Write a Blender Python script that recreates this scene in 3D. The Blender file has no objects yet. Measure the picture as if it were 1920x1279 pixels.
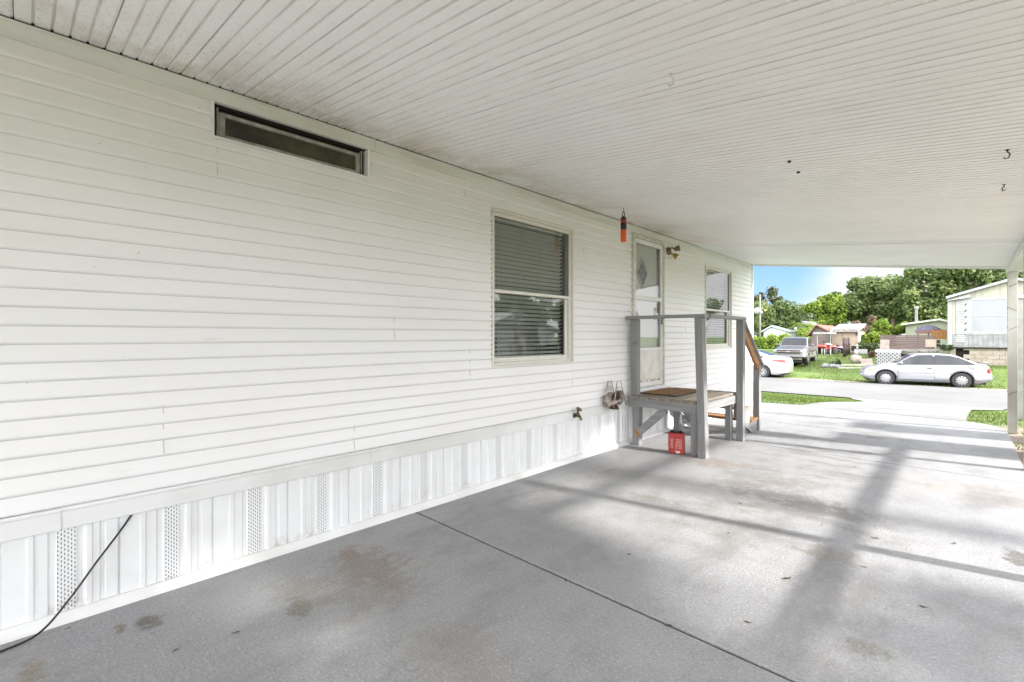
import bpy, bmesh, math, random
from mathutils import Vector, Matrix, noise
R = math.radians
sc = bpy.context.scene
COL = sc.collection
random.seed(7)

# ------------------------------------------------------------------ camera model
D0, H0, FPX, YAW, HOR = 3.05, 1.34, 885.0, R(44.0), 630.0
SN, CS = math.sin(YAW), math.cos(YAW)
def P(px, py, D):
    """photo pixel at depth D -> world point"""
    l = (px-960)/FPX*D
    return Vector((D0 - SN*D + CS*l, CS*D + SN*l, H0 + (HOR-py)/FPX*D))
def ray(px, py): return P(px, py, 1.0) - Vector((D0, 0, H0))
def W(px, py, x=0.0):
    r = ray(px, py); s = (x-D0)/r.x
    return r.y*s, H0+r.z*s
def F(px, py, z=0.0):
    r = ray(px, py); s = (z-H0)/r.z
    return D0+r.x*s, r.y*s
CZ, CSL = 2.742, 0.115
def CE(px, py):
    r = ray(px, py); s = (CZ-CSL*D0-H0)/(r.z+CSL*r.x)
    return Vector((D0+r.x*s, r.y*s, H0+r.z*s))
def sstep(a, b, v):
    t = max(0.0, min(1.0, (v-a)/(b-a))); return t*t*(3-2*t)
def prof(y):                      # paved profile: level slab, then falling to the street
    if y < 10.3: return 0.0
    return -0.7*(0.55*max(0, min(1, (y-10.4)/8.5)) + 0.45*sstep(10.4, 18.9, y))
def ground(x, y):
    z = prof(y) - 0.025
    if y > 25.8:
        q = sstep(-2, 4, x); z += sstep(26.0, 33.5, y)*(0.25+0.63*q) + sstep(31.0, 42.0, y)*0.60*(1-q)
    if y > 19 and y < 25.9: z -= 0.03
    return z
def T(px, py):
    r = ray(px, py); s = 4.0
    while s < 220:
        p = Vector((D0, 0, H0)) + r*s
        if p.z <= ground(p.x, p.y): break
        s += 0.05
    return p
def up(o): return Vector((o.x, o.y, ground(o.x, o.y)))

# ------------------------------------------------------------------ objects
def prop(o, label=None, cat=None, group=None, kind=None):
    if label: o['label'] = label
    if cat: o['category'] = cat
    if group: o['group'] = group
    if kind: o['kind'] = kind
    return o
def thing(name, label, cat, loc=(0, 0, 0), rz=0.0, group=None):
    o = bpy.data.objects.new(name, None); COL.objects.link(o)
    o.empty_display_size = 0.2; o.location = loc; o.rotation_euler = (0, 0, rz)
    return prop(o, label, cat, group)
def copy_tree(o, parent=None):
    c = o.copy(); COL.objects.link(c); c.parent = parent
    for ch in list(o.children): copy_tree(ch, c)
    return c

class MB:
    def __init__(s): s.v = []; s.f = []; s.m = []; s.sm = []
    def add(s, vs, fs, mi=0, smooth=False):
        b = len(s.v); s.v += [tuple(v) for v in vs]
        for f in fs: s.f.append([b+i for i in f]); s.m.append(mi); s.sm.append(smooth)
        return s
    def box(s, c, d, rot=None, mi=0):
        hx, hy, hz = d[0]/2, d[1]/2, d[2]/2
        vs = [Vector((x, y, z)) for x in (-hx, hx) for y in (-hy, hy) for z in (-hz, hz)]
        if rot is not None: vs = [rot @ v for v in vs]
        c = Vector(c); vs = [v+c for v in vs]
        return s.add(vs, [(0,1,3,2),(4,6,7,5),(0,4,5,1),(2,3,7,6),(0,2,6,4),(1,5,7,3)], mi)
    def bb(s, x0, x1, y0, y1, z0, z1, mi=0):
        return s.box(((x0+x1)/2, (y0+y1)/2, (z0+z1)/2), (abs(x1-x0), abs(y1-y0), abs(z1-z0)), None, mi)
    def beam(s, a, b, w, h, mi=0, upv=(0, 0, 1)):
        a, b = Vector(a), Vector(b); d = b-a; L = d.length; d.normalize()
        u = Vector(upv)
        if abs(d.dot(u)) > 0.98: u = Vector((0, 1, 0))
        sx = d.cross(u).normalized(); uz = sx.cross(d).normalized()
        M = Matrix((sx, d, uz)).transposed()
        return s.box((a+b)/2, (w, L, h), M, mi)
    def tube(s, pts, rad, seg=8, mi=0, cap=True):
        pts = [Vector(p) for p in pts]; n = len(pts)
        if not isinstance(rad, (list, tuple)): rad = [rad]*n
        vs = []; fs = []; pu = None
        for i, p in enumerate(pts):
            t = (pts[min(i+1, n-1)] - pts[max(i-1, 0)]).normalized()
            if pu is None:
                a = Vector((0, 0, 1)) if abs(t.z) < 0.9 else Vector((1, 0, 0))
                u = t.cross(a).normalized()
            else:
                u = (pu - t*pu.dot(t)).normalized()
            pu = u; w = t.cross(u)
            for k in range(seg):
                a = 2*math.pi*k/seg
                vs.append(p + (u*math.cos(a) + w*math.sin(a))*rad[i])
        for i in range(n-1):
            for k in range(seg):
                k2 = (k+1) % seg
                fs.append((i*seg+k, i*seg+k2, (i+1)*seg+k2, (i+1)*seg+k))
        s.add(vs, fs, mi, True)
        if cap:
            b = len(s.v)-len(vs)
            s.f.append([b+k for k in range(seg)][::-1]); s.m.append(mi); s.sm.append(False)
            s.f.append([b+(n-1)*seg+k for k in range(seg)]); s.m.append(mi); s.sm.append(False)
        return s
    def lathe(s, prf, c=(0, 0, 0), seg=24, axis='z', mi=0, smooth=True):
        c = Vector(c); vs = []; fs = []
        for (r, h) in prf:
            for k in range(seg):
                a = 2*math.pi*k/seg; x, y = r*math.cos(a), r*math.sin(a)
                v = {'z': (x, y, h), 'y': (x, h, y), 'x': (h, x, y)}[axis]
                vs.append(Vector(v)+c)
        for i in range(len(prf)-1):
            for k in range(seg):
                k2 = (k+1) % seg
                fs.append((i*seg+k, i*seg+k2, (i+1)*seg+k2, (i+1)*seg+k))
        if prf[0][0] > 1e-4: fs.append(tuple(range(seg))[::-1])
        if prf[-1][0] > 1e-4: fs.append(tuple((len(prf)-1)*seg+k for k in range(seg)))
        return s.add(vs, fs, mi, smooth)
    def prism(s, poly, off, mi=0):
        """poly: list of 3D points, extruded by vector off"""
        n = len(poly); off = Vector(off)
        a = [Vector(p) for p in poly]; b = [p+off for p in a]
        fs = [tuple(range(n))[::-1], tuple(range(n, 2*n))] + [(i, (i+1) % n, n+(i+1) % n, n+i) for i in range(n)]
        return s.add(a+b, fs, mi)
    def strip(s, prf, off, mi=0, smooth=False):
        """open profile polyline swept by off"""
        n = len(prf); off = Vector(off); a = [Vector(p) for p in prf]
        return s.add(a+[p+off for p in a], [(i, i+1, n+i+1, n+i) for i in range(n-1)], mi, smooth)
    def blob(s, c, r, sx=1, sy=1, sz=1, amp=0.15, sub=2, mi=0, seed=0):
        bm = bmesh.new(); bmesh.ops.create_icosphere(bm, subdivisions=sub, radius=1.0)
        vs = []
        for v in bm.verts:
            q = 1+amp*noise.noise(v.co*1.7+Vector((seed, seed*0.7, 3)))*2
            vs.append(Vector((v.co.x*sx, v.co.y*sy, v.co.z*sz))*r*q+Vector(c))
        fs = [[v.index for v in f.verts] for f in bm.faces]; bm.free()
        return s.add(vs, fs, mi, True)
    def build(s, name, mats, parent=None, bevel=0.0, recalc=True, loc=None):
        me = bpy.data.meshes.new(name)
        me.from_pydata(s.v, [], s.f)
        if not isinstance(mats, (list, tuple)): mats = [mats]
        for m in mats: me.materials.append(m)
        me.polygons.foreach_set('material_index', s.m)
        me.polygons.foreach_set('use_smooth', s.sm)
        if recalc:
            bm = bmesh.new(); bm.from_mesh(me); bmesh.ops.recalc_face_normals(bm, faces=bm.faces)
            bm.to_mesh(me); bm.free()
        me.update()
        o = bpy.data.objects.new(name, me); COL.objects.link(o)
        if loc is not None: o.location = loc
        if parent is not None: o.parent = parent
        if bevel > 0:
            b = o.modifiers.new('edge', 'BEVEL'); b.width = bevel; b.segments = 2; b.limit_method = 'ANGLE'; b.angle_limit = R(50)
        return o

# ------------------------------------------------------------------ materials
class NT:
    def __init__(s, name):
        s.mat = bpy.data.materials.new(name); s.mat.use_nodes = True
        s.t = s.mat.node_tree; s.n = s.t.nodes; s.l = s.t.links
        s.b = s.n['Principled BSDF']; s._co = None
    def node(s, t, **kw):
        n = s.n.new(t)
        for k, v in kw.items():
            if hasattr(n, k): setattr(n, k, v)
        return n
    def link(s, a, b): s.l.new(a, b)
    def co(s):
        if s._co is None: s._co = s.node('ShaderNodeTexCoord').outputs['Object']
        return s._co
    def geo(s): return s.node('ShaderNodeNewGeometry').outputs['Position']
    def map(s, scale=(1, 1, 1), loc=(0, 0, 0), src=None):
        m = s.node('ShaderNodeMapping'); m.inputs['Scale'].default_value = scale; m.inputs['Location'].default_value = loc
        s.link(src or s.co(), m.inputs['Vector']); return m.outputs['Vector']
    def noise(s, scale, detail=4, rough=0.55, vec=None, dist=0.0):
        n = s.node('ShaderNodeTexNoise'); n.inputs['Scale'].default_value = scale; n.inputs['Detail'].default_value = detail
        n.inputs['Roughness'].default_value = rough; n.inputs['Distortion'].default_value = dist
        s.link(vec or s.co(), n.inputs['Vector']); return n.outputs['Fac']
    def ramp(s, v, a, b, lo=0.0, hi=1.0):
        n = s.node('ShaderNodeMapRange'); n.interpolation_type = 'SMOOTHSTEP'
        for i, q in zip(('From Min', 'From Max', 'To Min', 'To Max'), (a, b, lo, hi)): n.inputs[i].default_value = q
        s.link(v, n.inputs['Value']); return n.outputs['Result']
    def math(s, op, a, b=0.0, c=None):
        n = s.node('ShaderNodeMath'); n.operation = op
        for i, q in enumerate((a, b, c)):
            if q is None: continue
            if isinstance(q, (int, float)): n.inputs[i].default_value = q
            else: s.link(q, n.inputs[i])
        return n.outputs[0]
    def mix(s, fac, a, b, bt='MIX'):
        n = s.node('ShaderNodeMix'); n.data_type = 'RGBA'; n.blend_type = bt
        for i, q in ((0, fac), (6, a), (7, b)):
            if isinstance(q, (int, float)): n.inputs[i].default_value = q
            elif isinstance(q, tuple): n.inputs[i].default_value = (q[0], q[1], q[2], 1)
            else: s.link(q, n.inputs[i])
        return n.outputs[2]
    def xyz(s, v=None):
        n = s.node('ShaderNodeSeparateXYZ'); s.link(v or s.co(), n.inputs[0]); return n.outputs
    def col(s, c):
        if isinstance(c, tuple): s.b.inputs['Base Color'].default_value = (*c, 1)
        else: s.link(c, s.b.inputs['Base Color'])
    def bump(s, h, strength=0.3, dist=0.01):
        n = s.node('ShaderNodeBump'); n.inputs['Strength'].default_value = strength; n.inputs['Distance'].default_value = dist
        s.link(h, n.inputs['Height']); s.link(n.outputs[0], s.b.inputs['Normal'])
    def set(s, **kw):
        for k, v in kw.items(): s.b.inputs[k.replace('_', ' ')].default_value = v
        return s

def mat_var(name, c1, c2, scale=4, rough=0.6, metal=0.0, bump=0.0, bs=60, detail=4, lo=0.35, hi=0.65, stretch=(1, 1, 1)):
    n = NT(name); v = n.map(stretch)
    n.col(n.mix(n.ramp(n.noise(scale, detail, vec=v), lo, hi), c1, c2))
    n.set(Roughness=rough, Metallic=metal)
    if bump: n.bump(n.noise(bs, 3, vec=v), bump, 0.004)
    return n.mat
def glass_mat(name, tint=(0.9, 0.95, 0.93), ior=1.5, rough=0.0):
    n = NT(name); n.n.remove(n.b)
    tr = n.node('ShaderNodeBsdfTransparent'); tr.inputs[0].default_value = (*tint, 1)
    gl = n.node('ShaderNodeBsdfGlossy'); gl.inputs['Roughness'].default_value = rough
    fr = n.node('ShaderNodeFresnel'); fr.inputs[0].default_value = ior
    f2 = n.math('MULTIPLY_ADD', fr.outputs[0], 1.45, 0.03)
    mx = n.node('ShaderNodeMixShader'); n.link(f2, mx.inputs[0]); n.link(tr.outputs[0], mx.inputs[1]); n.link(gl.outputs[0], mx.inputs[2])
    n.link(mx.outputs[0], n.n['Material Output'].inputs[0]); return n.mat

# white vinyl siding: faint dirt and chalking
def siding_mat():
    n = NT('vinyl siding')
    a = n.ramp(n.noise(0.9, 5, vec=n.map((1, 0.5, 1.5))), 0.35, 0.75)
    c = n.mix(a, (0.86, 0.86, 0.875), (0.81, 0.805, 0.805))
    d = n.ramp(n.noise(7, 6, 0.7, vec=n.map((1, 0.35, 2))), 0.60, 0.80, 0, 0.35)
    c = n.mix(d, c, (0.56, 0.54, 0.47))
    s = n.ramp(n.noise(45, 2), 0.74, 0.80, 0, 0.5); c = n.mix(s, c, (0.35, 0.32, 0.27))
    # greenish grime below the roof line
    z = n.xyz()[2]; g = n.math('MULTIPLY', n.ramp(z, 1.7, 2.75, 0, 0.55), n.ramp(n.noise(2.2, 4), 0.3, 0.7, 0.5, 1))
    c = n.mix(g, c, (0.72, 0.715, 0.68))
    n.col(c); n.set(Roughness=0.45); n.bump(n.math('ADD', n.math('MULTIPLY', n.noise(1.6, 2, vec=n.map((1, .6, 1.6))), 14.0), n.math('MULTIPLY', n.noise(70, 3, vec=n.map((1, 0.15, 2))), .5)), 0.12, 0.003); return n.mat
def skirt_mat(vent=False):
    n = NT('vinyl skirting vent' if vent else 'vinyl skirting')
    c = n.mix(n.ramp(n.noise(5, 5), 0.4, 0.8), (0.83, 0.84, 0.855), (0.77, 0.775, 0.78))
    z = n.xyz()[2]
    g = n.math('MULTIPLY', n.ramp(z, 0.16, 0.0, 0, 0.8), n.ramp(n.noise(9, 5, 0.7), 0.5, 0.75))
    c = n.mix(g, c, (0.36, 0.30, 0.22))
    st = n.math('MULTIPLY', n.ramp(n.noise(6, 3, vec=n.map((1, 6, 0.5))), 0.58, 0.75), 0.12)
    c = n.mix(st, c, (0.48, 0.46, 0.43))
    if vent:
        x = n.xyz(); yy = n.math('DIVIDE', x[1], 0.0118); zz = n.math('DIVIDE', x[2], 0.021)
        row = n.math('FLOOR', yy); zo = n.math('ADD', zz, n.math('MULTIPLY', n.math('MODULO', row, 2.0), 0.5))
        fy = n.math('ABSOLUTE', n.math('SUBTRACT', n.math('FRACT', yy), 0.5)); fz = n.math('ABSOLUTE', n.math('SUBTRACT', n.math('FRACT', zo), 0.5))
        hole = n.math('MULTIPLY', n.math('LESS_THAN', fy, 0.17), n.math('LESS_THAN', fz, 0.27))
        c = n.mix(hole, c, (0.13, 0.13, 0.13))
    n.col(c); n.set(Roughness=0.5); return n.mat
def ceiling_mat():
    n = NT('painted roof pan'); x = n.xyz()
    c = n.mix(n.ramp(n.noise(0.8, 5), 0.3, 0.75), (0.90, 0.895, 0.895), (0.855, 0.85, 0.84))
    # brown dust and mildew collected where the pans meet the wall
    near = n.ramp(x[0], 0.75, 0.0)
    dust = n.math('MULTIPLY', near, n.ramp(n.noise(2.4, 6, 0.65, vec=n.map((0.8, 1, 1))), 0.35, 0.7))
    c = n.mix(n.math('MULTIPLY', dust, 0.92), c, (0.50, 0.42, 0.32))
    sp = n.math('MULTIPLY', n.ramp(n.noise(60, 4, 0.7, vec=n.map((2.2, 1, 1))), 0.57, 0.68), n.ramp(x[0], 1.5, 0.1, 0.10, 0.75))
    c = n.mix(sp, c, (0.28, 0.23, 0.18))
    st = n.math('MULTIPLY', n.ramp(n.noise(3, 5, 0.6, vec=n.map((0.25, 3, 1))), 0.55, 0.78), 0.22); c = n.mix(st, c, (0.55, 0.51, 0.45))
    n.col(c); n.set(Roughness=0.5); return n.mat
def concrete_mat():
    n = NT('painted concrete slab'); x = n.xyz()
    c = n.mix(n.ramp(n.noise(0.7, 5, 0.6), 0.35, 0.7), (0.315, 0.32, 0.336), (0.365, 0.365, 0.37))
    c = n.mix(n.ramp(n.noise(3.5, 7, 0.75, vec=n.map((1, 0.5, 1))), 0.42, 0.72, 0, 0.75), c, (0.24, 0.24, 0.243))
    # worn, dirty drive lane down the middle
    wob = n.noise(1.3, 4)
    lane = n.math('ABSOLUTE', n.math('SUBTRACT', n.math('ADD', x[0], n.math('MULTIPLY', wob, 0.8)), 2.35))
    lw = n.math('MULTIPLY', n.math('MULTIPLY', n.ramp(lane, 1.1, 0.2), n.ramp(n.noise(2.6, 6, 0.7, vec=n.map((0.6, 1.2, 1))), 0.45, 0.68)), n.ramp(x[1], 2.0, 4.2))
    c = n.mix(n.math('MULTIPLY', lw, 0.85), c, (0.165, 0.145, 0.13))
    # brown and black stains at places of their own
    def spot(px, py, rx, ry, colr, amt):
        nonlocal c
        fx, fy = F(px, py)
        dx = n.math('DIVIDE', n.math('SUBTRACT', x[0], fx), rx); dy = n.math('DIVIDE', n.math('SUBTRACT', x[1], fy), ry)
        r = n.math('ADD', n.math('MULTIPLY', dx, dx), n.math('MULTIPLY', dy, dy))
        r = n.math('ADD', n.math('MULTIPLY', r, .8), n.math('MULTIPLY', n.math('SUBTRACT', spn, 0.5), 5.5))
        g_ = sum(colr)/3; colr = tuple(.55*q+.45*g_ for q in colr); c = n.mix(n.ramp(r, 1.0, -0.1, 0, min(1, amt*1.4)), c, colr)
    spn = n.noise(9, 9, 0.72, vec=n.map((1, .7, 1)))
    for a in [(700, 1065, .30, .20, (.25, .17, .11), .55), (655, 1035, .12, .08, (.25, .15, .09), .5), (560, 1135, .12, .06, (.13, .11, .08), .6),
              (280, 1168, .09, .05, (.14, .12, .08), .8), (225, 1178, .05, .03, (.2, .15, .09), .7), (60, 1262, .12, .05, (.26, .20, .11), .6), (690, 1085, .42, .30, (.27, .22, .17), .4),
              (1910, 1045, .10, .16, (.13, .11, .09), .7), (1555, 1040, .16, .14, (.22, .18, .13), .55), (1620, 1215, .10, .07, (.2, .18, .12), .6),
              (1460, 930, .55, .22, (.19, .165, .15), .6), (1340, 868, .35, .25, (.30, .22, .17), .6), (1480, 905, .2, .18, (.24, .19, .15), .5), (1870, 930, .6, .4, (.40, .33, .28), .5),
              (1220, 935, .25, .12, (.2, .18, .14), .5), (1530, 800, .8, .12, (.26, .23, .21), .5), (1500, 770, .7, .2, (.27, .25, .24), .5), (1560, 960, .35, .16, (.20, .175, .16), .5),
              (870, 1235, .3, .2, (.31, .27, .22), .35), (1930, 945, .35, .2, (.22, .19, .17), .5), (560, 1110, .3, .12, (.28, .24, .18), .4)]:
        spot(*a)
    # cracks
    v = n.node('ShaderNodeTexVoronoi'); v.feature = 'DISTANCE_TO_EDGE'; v.inputs['Scale'].default_value = 0.55
    wv = n.node('ShaderNodeVectorMath'); wv.operation = 'ADD'
    nz = n.node('ShaderNodeTexNoise'); nz.inputs['Scale'].default_value = 3; n.link(n.co(), nz.inputs['Vector'])
    n.link(n.co(), wv.inputs[0]); n.link(nz.outputs['Color'], wv.inputs[1]); n.link(wv.outputs[0], v.inputs['Vector'])
    cr = n.math('MULTIPLY', n.ramp(v.outputs['Distance'], 0.004, 0.001), n.ramp(n.noise(0.6, 2, vec=n.map((1, 1, 1), (4, 1, 0))), 0.55, 0.62, 0, 0.7))
    c = n.mix(cr, c, (0.12, 0.115, 0.11))
    # pits, grit and little pale chips
    c = n.mix(n.ramp(n.noise(90, 3, 0.7), 0.60, 0.75, 0, 0.5), c, (0.20, 0.195, 0.19))
    c = n.mix(n.ramp(n.noise(70, 2, 0.5, vec=n.map((1, 1, 1), (9, 3, 0))), 0.70, 0.76, 0, 0.6), c, (0.62, 0.61, 0.59))
    c = n.mix(n.ramp(n.noise(24, 2, 0.5, vec=n.map((1, 1.6, 1), (2, 7, 0))), 0.77, 0.79, 0, 0.8), c, (0.09, 0.08, 0.07))
    c = n.mix(n.ramp(n.noise(85, 4, .75), .46, .66, 0, .6), c, (.20, .20, .202)); c = n.mix(n.ramp(n.noise(75, 4, .75, vec=n.map((1, 1, 1), (3, 8, 0))), .52, .70, 0, .5), c, (.60, .60, .605))
    c = n.mix(n.ramp(n.noise(1.8, 6, .7, vec=n.map((1, .45, 1), (6, 1, 0))), .5, .72, 0, .7), c, (.19, .182, .176))
    n.col(c); n.set(Roughness=0.62)
    h = n.math('ADD', n.noise(55, 4, 0.65), n.math('MULTIPLY', n.noise(9, 5, vec=n.map((0.35, 1, 1))), 0.8))
    n.bump(h, 0.7, 0.007); return n.mat
def leaf_mat(name, c1, c2, c3, scale=0.6):
    n = NT(name); g = n.node('ShaderNodeAttribute'); g.attribute_name = 'tint'
    c = n.mix(n.ramp(g.outputs['Fac'], 0.0, 0.75), c1, c2)
    c = n.mix(n.ramp(g.outputs['Fac'], 0.7, 1.0), c, c3)
    c = n.mix(n.ramp(n.noise(scale, 3), 0.35, 0.65, 0, 0.5), c, c1)
    n.col(c); n.set(Roughness=0.55, IOR=1.35)
    tr = n.node('ShaderNodeBsdfTranslucent'); n.link(c, tr.inputs[0])
    mx = n.node('ShaderNodeMixShader'); mx.inputs[0].default_value = 0.38
    n.link(n.b.outputs[0], mx.inputs[1]); n.link(tr.outputs[0], mx.inputs[2]); n.link(mx.outputs[0], n.n['Material Output'].inputs[0])
    return n.mat
def wood_mat(name, c1, c2, axis=1, rough=0.7):
    n = NT(name); st = [14, 14, 14]; st[axis] = 0.8
    v = n.map(tuple(st))
    a = n.noise(2.0, 5, 0.65, vec=v, dist=0.6)
    c = n.mix(n.ramp(a, 0.3, 0.7), c1, c2)
    k = n.ramp(n.noise(5, 2), 0.70, 0.76, 0, 0.55); c = n.mix(k, c, tuple(q*0.45 for q in c1)); c = n.mix(n.ramp(n.noise(16, 5, .75), .62, .70, 0, .65), c, (c1[0]*.62, c1[1]*.54, c1[2]*.46))
    n.col(c); n.set(Roughness=rough); n.bump(a, 0.25, 0.003); return n.mat
def lawn_mat():
    n = NT('lawn soil')
    c = n.mix(n.ramp(n.noise(0.8, 6, 0.7), 0.35, 0.7), (0.075, 0.125, 0.02), (0.11, 0.16, 0.03))
    c = n.mix(n.ramp(n.noise(5, 6, 0.75), 0.52, 0.72, 0, 0.6), c, (0.16, 0.15, 0.05))
    x = n.xyz()
    # bare sandy dirt beside the slab and along the street edge
    b = n.math('MULTIPLY', n.math('MULTIPLY', n.math('MULTIPLY', n.ramp(x[0], 3.2, 3.5), n.ramp(x[0], 8.5, 7.0)), n.ramp(x[1], 11.0, 9.5)), n.ramp(n.noise(2.4, 5, 0.7), 0.30, 0.5))
    e = n.ramp(n.math('ADD', n.math('ABSOLUTE', n.math('SUBTRACT', x[1], 26.0)), n.math('MULTIPLY', n.noise(1.3, 4), 0.8)), 0.75, 0.35)
    n_all = n.math('MAXIMUM', b, e)
    c = n.mix(n_all, c, (0.36, 0.295, 0.235))
    n.col(c); n.set(Roughness=0.95); n.bump(n.noise(25, 5, 0.7), 0.8, 0.03); return n.mat

M = {}
M['siding'] = siding_mat(); M['skirt'] = skirt_mat(); M['vent'] = skirt_mat(True); M['ceil'] = ceiling_mat(); M['slab'] = concrete_mat()
M['trim'] = mat_var('white trim', (.80, .81, .82), (.70, .70, .685), 3, 0.45, stretch=(1, .5, 1))
M['frieze'] = mat_var('grimy white frieze', (.74, .75, .73), (.64, .645, .60), 3, 0.5, stretch=(1, .4, 3))
M['flat_white'] = mat_var('clean white panel', (.80, .81, .825), (.76, .765, .77), 2, 0.45)
M['alu'] = mat_var('weathered aluminium', (.66, .65, .60), (.50, .48, .43), 22, 0.45, 0.25, 0.1, 90)
M['alu_dirty'] = mat_var('dirty aluminium frame', (.74, .72, .67), (.40, .36, .29), 26, 0.5, 0.1, lo=.6, hi=.8, detail=6)
M['black'] = mat_var('black plastic', (.012, .012, .013), (.022, .022, .022), 8, 0.45)
M['dark'] = mat_var('dark gap', (.02, .019, .017), (.035, .03, .026), 10, 0.9)
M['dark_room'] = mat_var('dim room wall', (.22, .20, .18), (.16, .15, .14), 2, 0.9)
M['blind'] = mat_var('blind slat', (.90, .90, .87), (.86, .86, .82), 5, 0.5)
M['glass'] = glass_mat('window glass'); M['glass_green'] = glass_mat('door glass', (.975, .99, .985))
M['screen'] = mat_var('dusty dark screen', (.025, .024, .018), (.075, .07, .035), 5, 0.6, lo=.35, hi=.7)
M['door_white'] = mat_var('white door panel', (.88, .89, .89), (.84, .85, .85), 3, 0.4)
def kick_mat():
    n = NT('rust flecked kick panel'); x = n.xyz()
    c = n.mix(n.ramp(n.noise(6, 4), .35, .7), (.74, .72, .70), (.64, .60, .57))
    r = n.math('ADD', n.ramp(n.noise(60, 3), .68, .72, 0, .7), n.math('MULTIPLY', n.ramp(x[2], .80, .72), n.ramp(n.noise(25, 3), .45, .6)))
    c = n.mix(r, c, (.20, .085, .04)); n.col(c); n.set(Roughness=.5); return n.mat
M['kick'] = kick_mat()
M['brass'] = mat_var('brass', (.55, .42, .12), (.35, .25, .08), 30, 0.35, 0.9)
M['pewter'] = mat_var('green grey metal', (.16, .20, .17), (.10, .12, .10), 30, 0.35, 0.7)
M['wood_grey'] = wood_mat('grey painted lumber', (.27, .272, .275), (.195, .195, .195), 2)
M['wood_grey_y'] = wood_mat('grey painted lumber lengthwise', (.30, .302, .305), (.215, .215, .215), 1)
M['wood_grey_x'] = wood_mat('grey painted lumber crosswise', (.29, .292, .295), (.205, .205, .205), 0)
M['deck'] = wood_mat('weathered deck board', (.30, .265, .22), (.165, .14, .11), 1)
M['raw'] = wood_mat('bare orange brown lumber', (.42, .22, .09), (.27, .135, .06), 1)
def mat_mat():
    n = NT('coir mat')
    c = n.mix(n.ramp(n.noise(60, 4, .7), .35, .65), (.30, .155, .055), (.15, .075, .03))
    c = n.mix(n.ramp(n.noise(9, 4, .6, vec=n.map((1, 3, 1)), dist=2), .45, .6, 0, .55), c, (.40, .24, .11))
    n.col(c); n.set(Roughness=.95); n.bump(n.noise(220, 2), 1.0, .008); return n.mat
M['coir'] = mat_mat()
def can_mat():
    n = NT('red printed tin'); x = n.xyz()
    fz = n.math('FRACT', n.math('MULTIPLY', x[2], 62.0)); ln = n.math('LESS_THAN', fz, .42)
    blk = n.math('GREATER_THAN', n.noise(34, 2, vec=n.map((1, 1, .12))), .46)
    zone = n.math('MULTIPLY', n.math('GREATER_THAN', x[2], .055), n.math('LESS_THAN', x[2], .175))
    side = n.math('LESS_THAN', n.math('ABSOLUTE', x[0]), .066)
    m = n.math('MULTIPLY', n.math('MULTIPLY', ln, blk), n.math('MULTIPLY', zone, side))
    c = n.mix(n.math('MULTIPLY', m, .5), n.mix(n.ramp(n.noise(5, 3), .3, .7), (.36, .028, .026), (.44, .055, .045)), (.80, .66, .60))
    q = n.math('MULTIPLY', n.math('MULTIPLY', n.math('GREATER_THAN', x[2], .008), n.math('LESS_THAN', x[2], .040)), n.math('LESS_THAN', n.math('ABSOLUTE', n.math('SUBTRACT', x[0], .022)), .024))
    c = n.mix(n.math('MULTIPLY', q, n.math('GREATER_THAN', n.noise(110, 1), .42)), c, (.80, .76, .70))
    n.col(c); n.set(Roughness=.35); return n.mat
M['can'] = can_mat()
M['orange'] = mat_var('orange plastic', (.75, .10, .015), (.65, .085, .012), 6, 0.4)
M['red'] = mat_var('red plastic', (.42, .02, .02), (.34, .02, .02), 6, 0.4)
M['chrome'] = mat_var('worn chrome', (.62, .58, .54), (.36, .29, .24), 25, 0.28, 0.85)
M['bronze'] = mat_var('old brass tap', (.22, .17, .09), (.12, .11, .07), 40, 0.4, 0.7)
M['rust'] = mat_var('rusty steel', (.12, .07, .04), (.06, .04, .03), 40, 0.7, 0.4)
M['apron'] = mat_var('pale concrete', (.23, .226, .219), (.185, .18, .174), 1.2, 0.8, 0, .3, 40, 6)
def road_mat():
    n = NT('old pale asphalt')
    c = n.mix(n.ramp(n.noise(.5, 5, .6), .35, .7), (.15, .15, .149), (.12, .12, .119))
    c = n.mix(n.ramp(n.noise(40, 3, .7), .5, .7, 0, .5), c, (.08, .08, .08))
    c = n.mix(n.ramp(n.noise(2.5, 6, .7, vec=n.map((.3, 1.5, 1))), .5, .75, 0, .4), c, (.18, .172, .16))
    n.col(c); n.set(Roughness=.9); n.bump(n.noise(60, 3), .4, .006); return n.mat
M['road'] = road_mat(); M['lawn'] = lawn_mat()
M['leaf_dark'] = leaf_mat('dark oak leaves', (.075, .105, .048), (.15, .195, .085), (.28, .32, .15))
M['leaf_mid'] = leaf_mat('mid green leaves', (.095, .14, .05), (.20, .26, .09), (.38, .42, .18))
M['leaf_bright'] = leaf_mat('bright yellow green leaves', (.13, .20, .03), (.25, .335, .05), (.40, .46, .11))
M['leaf_dry'] = leaf_mat('dry brown twigs', (.16, .11, .075), (.24, .18, .13), (.32, .26, .2))
M['leaf_grey'] = leaf_mat('grey green leaves', (.06, .08, .04), (.12, .14, .07), (.2, .2, .13))
M['grass'] = leaf_mat('grass blades', (.075, .115, .022), (.13, .175, .035), (.24, .25, .075), .9)
M['bark'] = mat_var('bark', (.15, .12, .09), (.07, .055, .04), 6, .95, 0, .8, 20, stretch=(3, 3, .5))

M['grime'] = mat_var('grime line', (.56, .555, .545), (.62, .615, .60), 3, .8); M['grime_pale'] = mat_var('pale grime line', (.60, .60, .56), (.70, .70, .66), 3, .8)  # strip colours: lap shadow painted in together with some dirt
SUN_E, SKY_S, EXPO, CLOUD, ZEN, BLUE, SUNSIDE, BACK = 2.6, 0.15, 2.06, 13.0, 0.3, (0.215, 0.275, 0.41), 0.46, 0.6
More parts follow.
